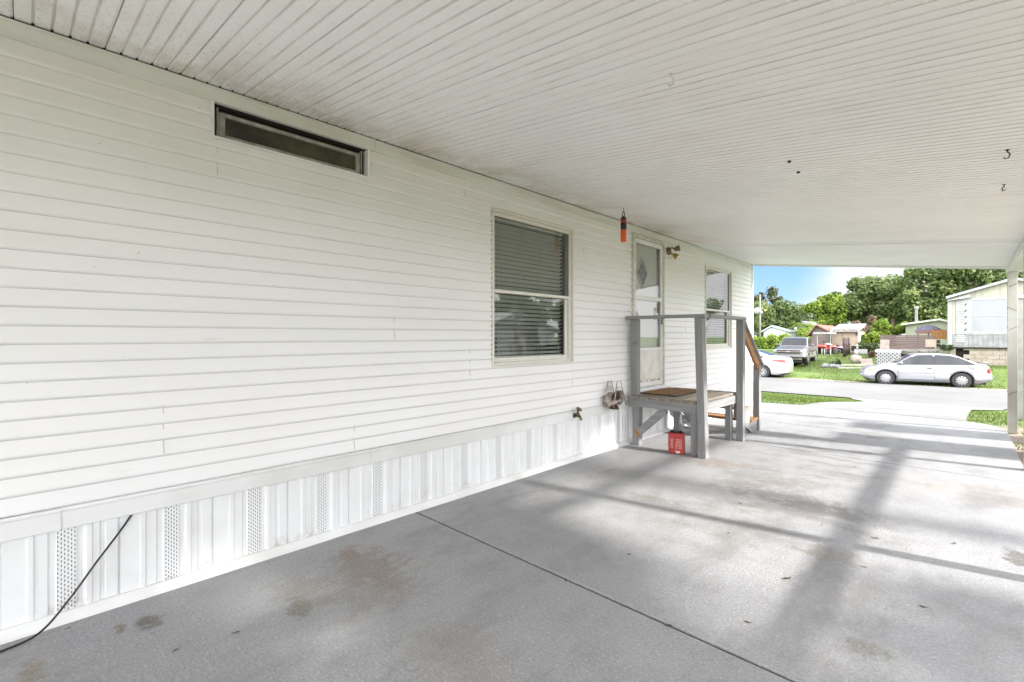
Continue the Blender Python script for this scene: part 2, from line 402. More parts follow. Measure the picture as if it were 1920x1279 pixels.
# ================================================================== the white mobile home along the carport
YN, YE = -6.0, 9.93
home = thing('mobile_home', 'long white vinyl sided home wall with lapped boards filling the left of the photo', 'house', (0, 2, 0))
HOY = 2.0
def hb(mb, name, mats, parent=None, **k):
    """build in world coordinates, hang under the home"""
    o = mb.build(name, mats, parent or home, **k)
    if parent is None: o.location = (0, -HOY, 0)
    return o
OPEN = [(0.742, 1.693, 2.46, 2.672), (2.892, 4.088, 1.055, 2.475), (5.33, 6.18, 0.66, 2.632), (7.622, 8.787, 1.122, 2.487)]
PITCH, Z0 = 0.08467, 0.541
def cuts(y0, y1, z0, z1):
    iv = [(y0, y1)]
    for (a, b, c, d) in OPEN:
        if z0 < d-1e-4 and z1 > c+1e-4:
            nv = []
            for (p, q) in iv:
                if b <= p or a >= q: nv.append((p, q)); continue
                if a > p: nv.append((p, a))
                if b < q: nv.append((b, q))
            iv = nv
    return iv
mb = MB(); ncourse = 25
def cx(t):
    if t < .15: return 0.004+0.0095*math.sqrt(max(0.0, 1-(1-t/.15)**2))
    return 0.001+0.0125*max(0.0, (1-t)/.85)**1.3
for k in range(ncourse):
    zb, zt = Z0+k*PITCH, Z0+(k+1)*PITCH
    zs = sorted({zb, zt} | {z for o in OPEN for z in o[2:] if zb < z < zt})
    for a, b in zip(zs[:-1], zs[1:]):
        for (y0, y1) in cuts(YN, YE-0.02, a, b):
            ta, tb = (a-zb)/PITCH, (b-zb)/PITCH
            fr_ = [0, .02, .05, .09, .13, .17, .3, .5, .75, 1]; prf = [(cx(ta+(tb-ta)*i), y0, a+(b-a)*i) for i in fr_]
            if ta == 0:
                prf = [(-0.002, y0, a+0.001), (0.002, y0, a-.0015)] + prf
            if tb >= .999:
                gz_ = b-.0045; mb.strip([(cx((gz_-zb)/PITCH)+.0004, y0, gz_), (cx(.999)+.0004, y0, b-.001)], (0, y1-y0, 0), 2 if zb < 1.95 else 3)  # darker strip under the lip paints in its shadow line, with dirt
            mb.strip(prf, (0, y1-y0, 0), 0, True)
# lap seams where one panel slips over the next
for (y, z0, z1) in [(.51, .722, .975), (1.584, .559, .733), (2.636, 1.0, 1.227), (.757, 2.242, 2.459), (2.577, 2.507, 2.64), (4.079, .80, .997), (4.283, 2.25, 2.515), (-.9, .8, 1.1), (1.9, 1.32, 1.48), (6.9, 1.4, 1.6)]:
    k = int((z0-Z0)/PITCH); z = z0
    while z < z1:
        t = ((z-Z0)/PITCH) % 1.0; zz = min(z1, z+(1-t)*PITCH); t2 = min(1, t+(zz-z)/PITCH)
        xa, xb = cx(t), cx(t2)
        mb.prism([(xa-.001, y, z), (xa+.003, y, z), (xb+.003, y, zz-.002), (xb-.001, y, zz-.002)], (0, .0045, 0), 2)
        z = zz+1e-5
# dark notches where the board ends meet the corner post and the J channels
def notches(y, z0, z1):
    for k in range(ncourse):
        zb = Z0+k*PITCH
        if zb > z0 and zb+PITCH < z1+.03: mb.add([(.0145, y-.010, zb+.004), (.0145, y, zb+.004), (.0058, y, zb+.052), (.0058, y-.006, zb+.052)], [(0, 1, 2, 3)], 4)
for o in OPEN[1:]: notches(o[0]-.002, o[2], o[3])
notches(YE-.024, .5, 2.65)
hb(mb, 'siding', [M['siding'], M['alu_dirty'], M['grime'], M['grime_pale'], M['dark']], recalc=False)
# skirting: ribbed vinyl panels, a vented strip in each
mb = MB(); y = 0.142-.035-0.18; PANEL = 0.4065
base = y - 16*PANEL
px_ = [(0, -.012), (.003, -.012), (.006, 0), (.082, 0), (.086, .007), (.104, .007), (.110, 0), (.150, 0), (.156, -.008), (.176, -.008), (.182, 0)]
px_ += [(.250, 0), (.255, -.008), (.272, -.008), (.278, 0), (.286, .007), (.303, .007), (.308, 0), (.332, 0), (.338, -.008), (.352, -.008), (.358, 0), (.401, 0), (.4035, -.012), (PANEL, -.012)]
for k in range(60):
    y0 = base+k*PANEL
    if y0 > YE: break
    for (ya, xa), (yb, xb) in zip(px_[:-1], px_[1:]):
        A, B = y0+ya, min(y0+yb, YE)
        if A >= YE: break
        mi = 1 if abs(ya-.182) < 1e-6 else 0
        mb.add([(xa-.006, A, .02), (xb-.006, B, .02), (xb-.006, B, .452), (xa-.006, A, .452)], [(0, 1, 2, 3)], mi)
hb(mb, 'skirting', [M['skirt'], M['vent']], recalc=False)
mb = MB()
prf = [(-.01, 0, .437), (.012, 0, .437), (.0155, 0, .441), (.0155, 0, .519), (.020, 0, .524), (.020, 0, .532), (.017, 0, .5385), (.003, 0, .5395)]
for a, b, dx in [(YN, .122, .003), (.122, 1.70, 0), (1.70, 4.4, .0025), (4.4, YE-.02, 0)]:
    mb.strip([(x+dx, a, z) for x, _, z in prf], (0, b-a, 0))
    mb.add([(x+dx, a, z) for x, _, z in prf], [tuple(range(len(prf)))])
hb(mb, 'base_trim', M['trim'], recalc=False)
mb = MB(); random.seed(3); y = YN
while y < YE:
    y2 = min(YE, y+random.uniform(.8, 1.6)); a, b = random.uniform(0, .004), random.uniform(0, .004); h = .048+random.uniform(-.004, .004)
    mb.add([(-.02, y, h), (.008+a, y, h), (.026+a, y, .012), (.034+a, y, .001), (-.02, y2, h), (.008+b, y2, h), (.026+b, y2, .012), (.034+b, y2, .001)],
           [(0, 1, 5, 4), (1, 2, 6, 5), (2, 3, 7, 6), (0, 3, 2, 1), (4, 5, 6, 7)]); y = y2
hb(mb, 'skirting_track', M['trim'], recalc=False)
mb = MB()
for a, b, dx in [(YN, 1.735, .004), (1.739, 4.55, .001), (4.553, 5.55, .004), (5.553, YE, .001)]:
    mb.bb(-.01, .016+dx, a, b, 2.653, 2.722)
    mb.bb(-.01, .026+dx, a, b, 2.7225, 2.731)
hb(mb, 'frieze_board', M['frieze'])
mb = MB(); mb.bb(-.01, .020, YN, YE, 2.7315, 2.752)
hb(mb, 'shadow_gap', M['dark'])
mb = MB(); mb.bb(-.05, .022, YE-.022, YE+.03, .44, 2.70); mb.bb(-.05, .012, YE-.022, YE+.03, .0, .4395)
random.seed(5)
hb(mb, 'corner_post', M['trim'], bevel=.004)
# the body behind the siding, closed so that the rooms stay dim
mb = MB()
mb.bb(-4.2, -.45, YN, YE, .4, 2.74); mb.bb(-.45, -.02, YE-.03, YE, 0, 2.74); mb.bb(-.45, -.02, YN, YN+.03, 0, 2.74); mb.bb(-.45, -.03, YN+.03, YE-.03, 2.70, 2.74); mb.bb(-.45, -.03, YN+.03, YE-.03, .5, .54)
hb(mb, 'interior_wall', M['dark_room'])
mb = MB(); mb.prism([(-4.5, YN-.2, 2.77), (.015, YN-.2, 2.77), (.015, YN-.2, 2.83), (-2.1, YN-.2, 3.3), (-4.5, YN-.2, 2.83)], (0, YE-YN+.45, 0))
hb(mb, 'roof', M['trim'])
mb = MB(); mb.bb(-4.2, -.03, YE, YE+.02, 0, 2.74)
hb(mb, 'end_wall', M['siding'])

def window(o, label, meet, blind_to, slat):
    y0, y1, z0, z1 = o
    f = MB(); w = .034
    f.bb(-.07, .024, y0, y0+.018, z0, z1); f.bb(-.07, .024, y1-.018, y1, z0, z1)
    f.bb(-.07, .022, y0+.018, y1-.018, z1-.018, z1); f.bb(-.07, .022, y0+.018, y1-.018, z0, z0+.016)
    f.bb(-.06, -.004, y0+.018, y0+.018+w*.6, z0+.016, z1-.018); f.bb(-.06, -.004, y1-.018-w, y1-.018, z0+.016, z1-.018)
    f.bb(-.06, -.004, y0+.018+w*.6, y1-.018-w, z1-.018-w, z1-.018); f.bb(-.06, -.004, y0+.018+w*.6, y1-.018-w, z0+.016, z0+.016+w*.8)
    fo = hb(f, 'window', M['alu_dirty'], bevel=.002); fo['label'] = label
    a, b = y0+.018+w*.6, y1-.018-w
    s = MB(); s.bb(-.03, .004, a, b, meet-.014, meet+.016)
    s.bb(-.05, -.028, a+.001, a+.026, z0+.044, meet-.015); s.bb(-.05, -.028, b-.04, b-.001, z0+.044, meet-.015); s.bb(-.05, -.026, a+.027, b-.041, z0+.044, z0+.085)
    hb(s, 'sash', M['alu_dirty'], fo, bevel=.002)
    p = MB(); p.add([(-.012, a, meet+.016), (-.012, b, meet+.016), (-.012, b, z1-.018-w), (-.012, a, z1-.018-w)], [(0, 1, 2, 3)]); hb(p, 'upper_pane', M['glass'], fo, recalc=False)
    p = MB(); p.add([(-.04, a+.026, z0+.085), (-.04, b-.04, z0+.085), (-.04, b-.04, meet-.014), (-.04, a+.026, meet-.014)], [(0, 1, 2, 3)]); hb(p, 'lower_pane', M['glass'], fo, recalc=False)
    n = MB(); random.seed(int(y0*10))
    ct, st = math.cos(R(24)), math.sin(R(24))
    z = z1-.07
    n.bb(-.105, -.056, a+.01, b-.045, z-.005, z+.045)
    while z > blind_to:
        z -= slat; j = random.uniform(-.002, .002)
        n.add([(-.104, a+.01, z-.0125+j), (-.08, a+.01, z+.003+j), (-.056, a+.01, z+.0125+j), (-.104, b-.045, z-.0125-j), (-.08, b-.045, z+.003-j), (-.056, b-.045, z+.0125-j)], [(0, 1, 4, 3), (1, 2, 5, 4)], 0, True)
    n.bb(-.104, -.058, a+.01, b-.045, z-.045, z-.025)
    L = b-a
    for q in (.10, .38, .66, .90):
        for dx in (-.0555, -.1045): n.tube([(dx, a+L*q, z-.03), (dx, a+L*q, z1-.05)], .0014, 5)
        n.tube([(-.08, a+L*q+.02, z-.03), (-.08, a+L*q+.02, z1-.05)], .0012, 5)
    hb(n, 'blind', M['blind'], fo, recalc=False)
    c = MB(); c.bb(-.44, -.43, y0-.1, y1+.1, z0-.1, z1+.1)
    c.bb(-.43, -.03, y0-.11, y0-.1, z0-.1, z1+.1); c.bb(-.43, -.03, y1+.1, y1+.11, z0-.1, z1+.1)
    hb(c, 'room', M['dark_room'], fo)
    return fo
for ii, (lab, meet, bt, sl) in enumerate([('sash window with open white blinds and peeling frame in the middle of the wall', 1.745, 1.20, .041), ('sash window near the far corner of the wall, behind the wooden rail', 1.769, 1.20, .041)]):
    window(OPEN[1] if ii == 0 else OPEN[3], lab, meet, bt, sl)
# narrow transom under the roof
y0, y1, z0, z1 = OPEN[0]
f = MB(); f.bb(-.05, .021, y0-.014, y0+.001, z0-.010, z1-.02); f.bb(-.05, .021, y1-.012, y1+.006, z0-.010, z1-.02); f.bb(-.05, .019, y0+.001, 1.36, z0-.010, z0+.004); f.bb(-.05, .017, 1.364, y1-.012, z0-.010, z0+.004)
fo = hb(f, 'transom_window', M['trim'], bevel=.002); fo['label'] = 'long low dark window high under the roof'
f = MB(); a, b = y0+.035, y1-.045
f.bb(-.06, -.028, a, a+.032, z0+.014, z1-.05); f.bb(-.06, -.028, b-.03, b, z0+.014, z1-.05); f.bb(-.06, -.028, a+.032, b-.03, z1-.072, z1-.05); f.bb(-.06, -.026, a+.032, b-.03, z0+.014, z0+.036)
f.bb(-.06, -.022, a-.012, a-.003, z0+.014, z1-.03); f.bb(-.06, -.02, b+.004, b+.012, z0+.014, z1-.03)
hb(f, 'sash', mat_var('dull bronze aluminium', (.40, .39, .36), (.28, .27, .245), 20, .5, .2), fo, bevel=.002)
f = MB(); f.bb(-.05, -.046, a+.032, b-.03, z0+.036, z1-.072); hb(f, 'insect_screen', M['screen'], fo)
f = MB(); f.bb(-.09, -.075, y0-.02, y1+.02, z0-.02, z1+.03); f.bb(-.07, -.03, y0+.004, y1-.02, z1-.02, z1+.01); hb(f, 'dark_cavity', M['dark'], fo)

# storm door with the white inner door behind it
y0, y1, z0, z1 = OPEN[2]
f = MB(); f.bb(-.12, .030, y0, y0+.035, z0, z1); f.bb(-.12, .030, y1-.035, y1, z0, z1); f.bb(-.12, .028, y0+.035, y1-.035, z1-.04, z1); f.bb(-.12, .026, y0+.035, y1-.035, z0, z0+.02)
f.bb(-.02, .034, y0-.012, y0-.001, z0, z1+.012)
do = hb(f, 'door', M['alu'], bevel=.003); do['label'] = 'white storm door with two glass panes and a diamond light in the inner door'
a, b = y0+.037, y1-.037; mz = 1.842
f = MB(); f.bb(-.02, .014, a, a+.05, z0+.022, z1-.042); f.bb(-.02, .014, b-.05, b, z0+.022, z1-.042)
f.bb(-.02, .012, a+.05, b-.05, z1-.10, z1-.042); f.bb(-.02, .017, a+.05, b-.05, mz-.035, mz+.02); f.bb(-.02, .013, a+.05, b-.05, z0+.022, z0+.075); f.bb(-.02, .012, a+.05, b-.05, 1.15, 1.185)
hb(f, 'storm_frame', M['trim'], do, bevel=.003)
f = MB(); f.add([(-.005, a+.05, mz+.02), (-.005, b-.05, mz+.02), (-.005, b-.05, z1-.10), (-.005, a+.05, z1-.10)], [(0, 1, 2, 3)]); hb(f, 'upper_pane', M['glass_green'], do, recalc=False)
f = MB(); f.add([(-.005, a+.05, 1.185), (-.005, b-.05, 1.185), (-.005, b-.05, mz-.035), (-.005, a+.05, mz-.035)], [(0, 1, 2, 3)]); hb(f, 'lower_pane', M['glass_green'], do, recalc=False)
f = MB(); f.bb(-.012, .004, a+.05, b-.05, z0+.075, 1.15); f.bb(.004, .007, a+.07, b-.07, z0+.10, 1.125); hb(f, 'kick_panel', M['kick'], do, bevel=.002)
f = MB(); f.bb(-.08, -.05, y0+.036, y1-.036, z0+.02, z1-.042); hb(f, 'inner_door', M['door_white'], do)
cy, cz, hy, hz = y0+.34, 2.17, .14, .20
f = MB()
for s in (0, 1, 2, 3):
    q = [(0, hz), (hy, 0), (0, -hz), (-hy, 0)]; p1, p2 = q[s], q[(s+1) % 4]
    f.beam((-.043, cy+p1[0], cz+p1[1]), (-.043, cy+p2[0], cz+p2[1]), .022, .026, upv=(1, 0, 0))
hb(f, 'diamond_frame', M['door_white'], do)
f = MB(); f.prism([(-.049, cy, cz+hz), (-.049, cy+hy, cz), (-.049, cy, cz-hz), (-.049, cy-hy, cz)], (.003, 0, 0)); hb(f, 'diamond_pane', mat_var('patterned grey glass', (.34, .35, .36), (.16, .17, .18), 40, .25, detail=2), do)
f = MB(); f.lathe([(.0, .0), (.03, .0), (.03, .012), (.016, .012), (.016, .02), (.026, .024), (.026, .034), (0, .038)], (-.05, y1-.15, 1.68), 16, 'x'); f.bb(-.05, -.042, y1-.175, y1-.125, 1.58, 1.74)
hb(f, 'knob', M['brass'], do)
f = MB(); f.bb(.014, .026, b-.045, b-.012, 1.50, 1.62); f.tube([(.026, b-.03, 1.59), (.055, b-.03, 1.585), (.06, b-.06, 1.575), (.06, b-.10, 1.57)], [.008, .009, .008, .006], 8); hb(f, 'handle', M['pewter'], do)

# ------------------------------------------------------------------ fittings on the wall
y, z = W(1255, 468, .03); t = thing('flood_light', 'twin head security light fixed on the white wall right of the door', 'wall lamp', (.014, y, z-.02))
f = MB(); f.lathe([(0, 0), (.055, 0), (.055, .018), (.035, .03), (0, .03)], (0, 0, 0), 20, 'x'); f.build('mounting_plate', M['bronze'], t)
for s, e in ((1, (.10, .06, .03)), (-1, (.09, .035, -.075))):
    e = Vector(e); d = e.normalized(); f = MB()
    f.tube([(.025, 0, s*.02), (.05, .01*s, s*.045), e*.75], [.011, .012, .014], 10, 0)
    f.tube([e*.72, e*.8, e*1.05, e*1.28], [.02, .03, .036, .046], 14, 0); f.tube([e*1.285, e*1.29], [.040, .040], 14, 1)
    f.build('lamp_head', [M['bronze'] if s > 0 else M['brass'], M['blind']], t)
y, z = W(1083, 780, .06); t = thing('water_tap', 'old brass garden tap poking out of the white skirting trim', 'tap', (.014, y, z))
f = MB(); f.tube([(0, 0, 0), (.05, 0, 0), (.075, 0, -.005), (.095, 0, -.04)], [.014, .015, .017, .013], 10); f.lathe([(.022, 0), (.022, .015), (.012, .02), (.012, .05)], (.05, 0, .012), 12); f.lathe([(.028, 0), (.028, .006)], (.001, 0, 0), 12, 'x'); f.build('spout', M['bronze'], t)
f = MB(); f.lathe([(0, .0), (.02, .0), (.034, .004), (.034, .012), (.01, .016), (0, .018)], (0, 0, 0), 8); o = f.build('tap_handle', M['bronze'], t, loc=(.062, 0, .068)); o.rotation_euler = (0, R(35), 0)
y, z = W(1146, 748, .05); t = thing('hose_hanger', 'bent metal hose hanger on the wall above the skirting, left of the wooden steps', 'hose hanger', (.016, y, z-.05))
f = MB(); f.bb(0, .006, -.13, .13, -.03, .10); f.bb(.006, .03, -.12, .12, -.035, -.015)
f.build('back_plate', M['chrome'], t, bevel=.003)
f = MB(); vs = []; n_ = 14
for i in range(n_+1):
    a = R(200)*i/n_-R(10); yy = .135*math.cos(a); zz = .03+.10*math.sin(a)
    vs += [(.01, yy, zz), (.11, yy*1.05, zz+.004), (.13, yy*1.15, zz+.03)]
f.add(vs, [q for i in range(n_) for q in ((3*i, 3*i+3, 3*i+4, 3*i+1), (3*i+1, 3*i+4, 3*i+5, 3*i+2))], 0, True)
f.lathe([(.04, -.12), (.04, .12)], (.07, 0, .01), 16, 'y'); f.build('saddle', M['chrome'], t)
for x, s in ((.02, .9), (.145, 1.0)):
    f = MB(); f.tube([(x, -.13*s, -.02), (x, -.05*s, .26), (x, .03*s, .26), (x, .14*s, -.02)], .0065, 8); f.tube([(x, -.07*s, .19), (x, .055*s, .19)], .004, 6); f.build('loop_handle', M['chrome'], t)
f = MB()
for i, q in enumerate([.03, -.02, .0]): f.tube([(.05+.03*i, -.10, -.02+q), (.10+.02*i, -.02, -.055), (.07, .06, -.03+q)], .011, 8)
f.lathe([(.022, 0), (.026, .03), (.02, .06)], (.09, -.05, -.06), 12); f.build('hose_end', M['rust'], t)

# thin black cable
pa = Vector((.016, .38, .437)); pts = [(-.03, .41, .475), (-.004, .385, .438), (.022, .33, .365), (.045, .24, .25), (.06, .15, .125), (.085, .05, .022), (.11, -.07, .006), (.15, -.25, .006), (.22, -.5, .006)]
def spline(pts, n=8):
    pts = [Vector(p) for p in pts]; out = []
    for i in range(len(pts)-1):
        p0, p1, p2, p3 = pts[max(i-1, 0)], pts[i], pts[i+1], pts[min(i+2, len(pts)-1)]
        for k in range(n):
            t = k/n; out.append(.5*((2*p1)+(p2-p0)*t+(2*p0-5*p1+4*p2-p3)*t*t+(3*p1-p0-3*p2+p3)*t**3))
    return out+[pts[-1]]
f = MB(); f.tube(spline(pts), .0048, 7); prop(f.build('cable', M['black']), 'thin black cable drooping from the wall trim down to the slab', 'cable')

# ================================================================== carport
PX = 3.5
cp = thing('carport', 'white ribbed metal carport roof on posts spanning the slab', 'carport', (PX, 2, 0))
def cb(mb, name, mats, **k): o = mb.build(name, mats, cp, **k); o.location = (-PX, -HOY, 0); return o
def cz_(x): return CZ-CSL*x
XE = 3.62; YR0, YR1, YS = -4.6, 10.02, 7.12
mb = MB(); random.seed(11); PAN = .308; yb = -.0305-15*PAN
prof_c = []
y = yb
while y < YR1:
    flat = y > YS-.05
    d = .0 if not flat else -.004
    if flat: seg = [(0, .014), (.002, .014), (.003, d), (PAN-.003, d), (PAN-.002, .014)]
    else:
        seg = [(0, .012), (.0022, .012), (.0032, 0)]
        for q in range(1, 5):
            c = q*PAN/5; seg += [(c-.0070, 0), (c-.0050, .009), (c+.0025, .009), (c+.0060, 0)]
        seg += [(PAN-.010, 0), (PAN-.007, .004), (PAN-.0015, .004), (PAN-.001, .012)]
    for a, h in seg:
        if YR0 < y+a < YR1: prof_c.append((y+a, h))
    y += PAN
nx = 1
for (ya, ha), (yb2, hb2) in zip(prof_c[:-1], prof_c[1:]):
    mi = 1 if ya > YS-.05 else 0
    if max(ha, hb2) > .004 and ya < YS-.05: mi = 3
    if min(ha, hb2) > .0115 and yb2-ya < .004: mi = 2
    mb.add([(.02, ya, cz_(.02)+ha), (XE, ya, cz_(XE)+ha), (XE, yb2, cz_(XE)+hb2), (.02, yb2, cz_(.02)+hb2)], [(0, 1, 2, 3)], mi)
mb.prism([(.0, YR0, cz_(0)+.03), (XE+.02, YR0, cz_(XE+.02)+.03), (XE+.02, YR0, cz_(XE)+.07), (0, YR0, cz_(0)+.07)], (0, YR1-YR0, 0), 1)
gap_m = mat_var('grey pan seam', (.42, .42, .40), (.28, .275, .25), 5, .8)
cb(mb, 'roof_pan', [M['ceil'], M['flat_white'], gap_m, mat_var('dusty pan groove', (.85, .845, .83), (.75, .74, .715), 4, .8)], recalc=False)  # last material: groove faces toned darker to paint in rib shading
mb = MB(); mb.prism([(.02, YR1, cz_(.02)-.022), (XE, YR1, cz_(XE)-.022), (XE, YR1, cz_(XE)+.08), (.02, YR1, cz_(.02)+.08)], (0, .03, 0))
cb(mb, 'front_fascia', M['flat_white'], bevel=.003)
mb = MB(); zt = cz_(PX); mb.bb(PX-.045, PX+.045, YR0, YR1-.06, zt-.105, zt-.012); mb.bb(PX+.05, XE+.03, YR0, YR1-.02, zt-.075, zt-.03)
cb(mb, 'eave_beam', M['frieze'], bevel=.006)
pm = mat_var('scuffed white post', (.62, .61, .56), (.48, .46, .40), 6, .55, 0, .15, 30, stretch=(1, 1, .3))
POSTS = [-4.2, -.2, 3.88, 6.95, 9.62]
for y in POSTS:
    mb = MB(); lean = .0
    mb.bb(PX-.048, PX+.048, y-.048, y+.048, -.02, zt-.107)
    if y > 9:
        for (z, s) in [(.55, 1), (1.72, -1), (2.05, 1), (1.45, 1)]:
            mb.beam((PX-.049, y-.03*s, z), (PX-.049, y+.035*s, z+.02), .004, .012, 1)
            mb.beam((PX-.04*s, y-.049, z-.03), (PX+.045*s, y-.049, z+.025), .012, .004, 1)
        mb.bb(PX-.051, PX+.051, y-.051, y+.051, 1.58, 1.60); mb.bb(PX-.062, PX+.062, y-.062, y+.062, zt-.125, zt-.108)
    cb(mb, 'post', [pm, M['rust']], bevel=.006)
mb = MB(); mb.bb(PX-.02, PX+.02, -4.1, 7.45, 1.47, 1.56); cb(mb, 'upper_rail', pm)
mb = MB(); mb.bb(PX-.02, PX+.02, -4.1, 7.45, .53, .62); cb(mb, 'lower_rail', pm)
# rust-tipped hooks and screws in the ceiling
def hook(loc, label, m, s=1.0, n='ceiling_hook'):
    f = MB(); f.tube([(0, 0, .012), (0, 0, -.012*s), (.012*s, .004, -.03*s), (.006*s, .01*s, -.05*s), (-.012*s, .012*s, -.052*s), (-.016*s, .01*s, -.04*s)], [.003*s, .004*s, .004*s, .004*s, .0035*s, .003*s], 8)
    f.lathe([(.011*s, -.003), (.009*s, .003)], (0, 0, 0), 10)
    o = f.build(n, m); o.location = loc; prop(o, label, 'hook'); return o
hook(CE(1889, 281), 'dark curled hook in the ceiling, the one farther from the street', M['rust'], .85)
hook(CE(1883, 346), 'dark stubby hook in the ceiling, the one nearer the street', M['black'], .85).rotation_euler = (0, 0, R(140))
hook(CE(1258, 138), 'small white painted hook in the middle of the ribbed ceiling', M['ceil'], .9)
for i, p in enumerate([(1480, 302), (1497, 322)]):
    f = MB(); f.lathe([(.004, .004), (.011, .0), (.012, -.006), (.005, -.012), (0, -.012)], (0, 0, 0), 10); o = f.build('screw', M['rust']); o.location = CE(*p)
    prop(o, ['dark screw head in the ceiling, the left one of a close pair', 'dark screw head in the ceiling, the right one of a close pair'][i], 'screw', 'screws in the carport ceiling')
# orange canister hung from a ceiling hook
p = CE(1169, 390); t = thing('hanging_canister', 'orange and black cylinder dangling from a small hook in the ceiling', 'canister', p)
f = MB(); f.tube([(0, 0, .015), (0, 0, -.02), (.008, 0, -.032), (.004, 0, -.045), (-.008, 0, -.042)], .0028, 7); f.build('hook', M['rust'], t)
f = MB(); f.tube([(0, .005, -.035), (-.014, 0, -.05), (-.012, 0, -.085), (.012, 0, -.09), (.014, 0, -.06), (0, .005, -.035)], .0045, 7); f.build('carabiner', M['black'], t)
f = MB(); f.lathe([(0, -.088), (.012, -.09), (.026, -.10), (.029, -.115), (.0295, -.135)], (0, 0, 0), 20); f.build('cap', mat_var('dark red cap', (.07, .012, .012), (.05, .01, .01), 4, .35), t)
f = MB(); f.lathe([(.0295, -.1352), (.0295, -.16)], (0, 0, 0), 20); f.build('red_band', M['red'], t)
f = MB(); f.lathe([(.0297, -.1602), (.0297, -.232)], (0, 0, 0), 20); f.bb(.016, .031, -.012, .012, -.225, -.17); f.build('black_band', M['black'], t)
f = MB(); f.lathe([(.0295, -.2322), (.0298, -.24), (.0298, -.352), (.026, -.358), (0, -.358)], (0, 0, 0), 20); f.build('orange_body', M['orange'], t)

# ================================================================== wooden landing and steps at the door
ld = thing('wooden_landing', 'grey painted wooden landing with rails and steps at the storm door', 'steps', (.47, 5.8, 0))
LX, LY = .47, 5.8
def lb(mb, name, mats, lab=None, **k):
    o = mb.build(name, mats, ld, **k); o.location = (-LX, -LY, 0)
    if lab: o['label'] = lab
    return o
ZD = .612; X0, X1, Y0, Y1 = .045, .915, 5.17, 6.42
random.seed(2); nb = 6; bw = (X1-X0-.02)/nb
for i in range(nb):
    mb = MB(); a = X0+i*bw+.004; mb.bb(a, a+bw-.008, Y0-.012-random.uniform(0, .008), Y1+random.uniform(-.004, .006), ZD-.030, ZD+random.uniform(-.001, .002))
    lb(mb, 'deck_board', M['deck'] if i else M['wood_grey_y'], bevel=.003)
mb = MB(); mb.bb(X0, X1, Y0, Y0+.038, ZD-.130, ZD-.033)
for q in (.05, .09, .46, .80, .84): mb.lathe([(.005, 0), (.004, -.002), (0, -.002)], (X0+q, Y0-.0002, ZD-.06-.04*(q*7 % 1)), 8, 'y', 1)
lb(mb, 'rim_joist', [M['wood_grey_x'], M['rust']], bevel=.003)
mb = MB(); mb.bb(X1-.038, X1, Y0+.04, Y1, ZD-.130, ZD-.033)
for q in (.30, .62, 1.12, 1.18): mb.lathe([(.005, 0), (.004, .002), (0, .002)], (X1+.0002, Y0+q, ZD-.06-.04*(q*7 % 1)), 8, 'x', 1)
lb(mb, 'rim_joist', [M['wood_grey_y'], M['rust']], bevel=.003)
mb = MB(); mb.bb(X0, X1-.04, Y1-.04, Y1-.002, ZD-.130, ZD-.033); lb(mb, 'rim_joist', M['wood_grey_x'], bevel=.003)
def post(x, y, z0, z1, w=.088, d=.088, lx=0, n='post'):
    mb = MB()
    mb.add([(x-w/2, y-d/2, z0), (x+w/2, y-d/2, z0), (x+w/2, y+d/2, z0), (x-w/2, y+d/2, z0), (x-w/2+lx, y-d/2, z1), (x+w/2+lx, y-d/2, z1), (x+w/2+lx, y+d/2, z1), (x-w/2+lx, y+d/2, z1)], [(0, 3, 2, 1), (4, 5, 6, 7), (0, 1, 5, 4), (1, 2, 6, 5), (2, 3, 7, 6), (3, 0, 4, 7)])
    return lb(mb, n, M['wood_grey'], bevel=.005)
ZR = 1.545
post(X0+.05, Y0+.085, ZD+.003, ZR); post(X0+.075, Y0+.09, 0, ZD-.034, .09, .09, 0, 'leg')
post(X1+.046, Y0+.03, 0, ZR, .085, .10, -.045); post(X1-.075, Y0+.09, 0, ZD-.034, .075, .075, 0, 'leg'); 
post(X1+.046, Y1-.045, 0, ZR, .085, .095); post(X1-.085, Y1-.09, 0, ZD-.034, .075, .075, 0, 'leg'); post(X0+.10, Y1-.1, 0, ZD-.034, .085, .085, 0, 'leg')
post(X1-.03, 7.28, 0, .93, .085, .085)
mb = MB(); mb.bb(X0-.02, X1+.075, Y0-.03, Y0+.11, ZR+.001, ZR+.037); lb(mb, 'top_rail', M['wood_grey_x'], bevel=.004)
mb = MB(); mb.bb(X1-.035, X1+.095, Y0+.112, Y1+.02, ZR+.001, ZR+.037); lb(mb, 'top_rail', M['wood_grey_y'], bevel=.004)
mb = MB(); mb.beam((X1+.03, Y1+.01, ZR-.055), (X1-.02, 7.36, .855), .038, .135); lb(mb, 'handrail', M['raw'], 'sloping handrail board with bare brown face', bevel=.003)
mb = MB(); mb.beam((X1+.035, Y1-.01, ZR+.022), (X1-.015, 7.40, .915), .085, .036); lb(mb, 'handrail_cap', M['wood_grey_y'], bevel=.003)
mb = MB(); mb.beam((X0+.10, Y0+.06, .15), (X0+.45, Y0+.06, ZD-.14), .04, .088, upv=(0, 0, 1)); mb.beam((X0+.085, Y0+.0595, .131), (X0+.115, Y0+.0595, .17), .0415, .089, 1); lb(mb, 'brace', [M['wood_grey_x'], M['raw']])
mb = MB(); mb.beam((X0+.10, Y1-.17, ZD-.14), (X0+.38, Y1-.17, .20), .04, .088); lb(mb, 'brace', M['wood_grey_x'])
for x in (X0+.03, X1-.06):
    mb = MB(); mb.prism([(x, Y1+.005, .50), (x, Y1+.005, .28), (x, 7.02, .0), (x, 7.24, .0), (x, 7.24, .15), (x, 6.95, .15), (x, 6.95, .34), (x, 6.66, .34), (x, 6.66, .50)], (.038, 0, 0)); lb(mb, 'stringer', M['wood_grey_y'], bevel=.003)
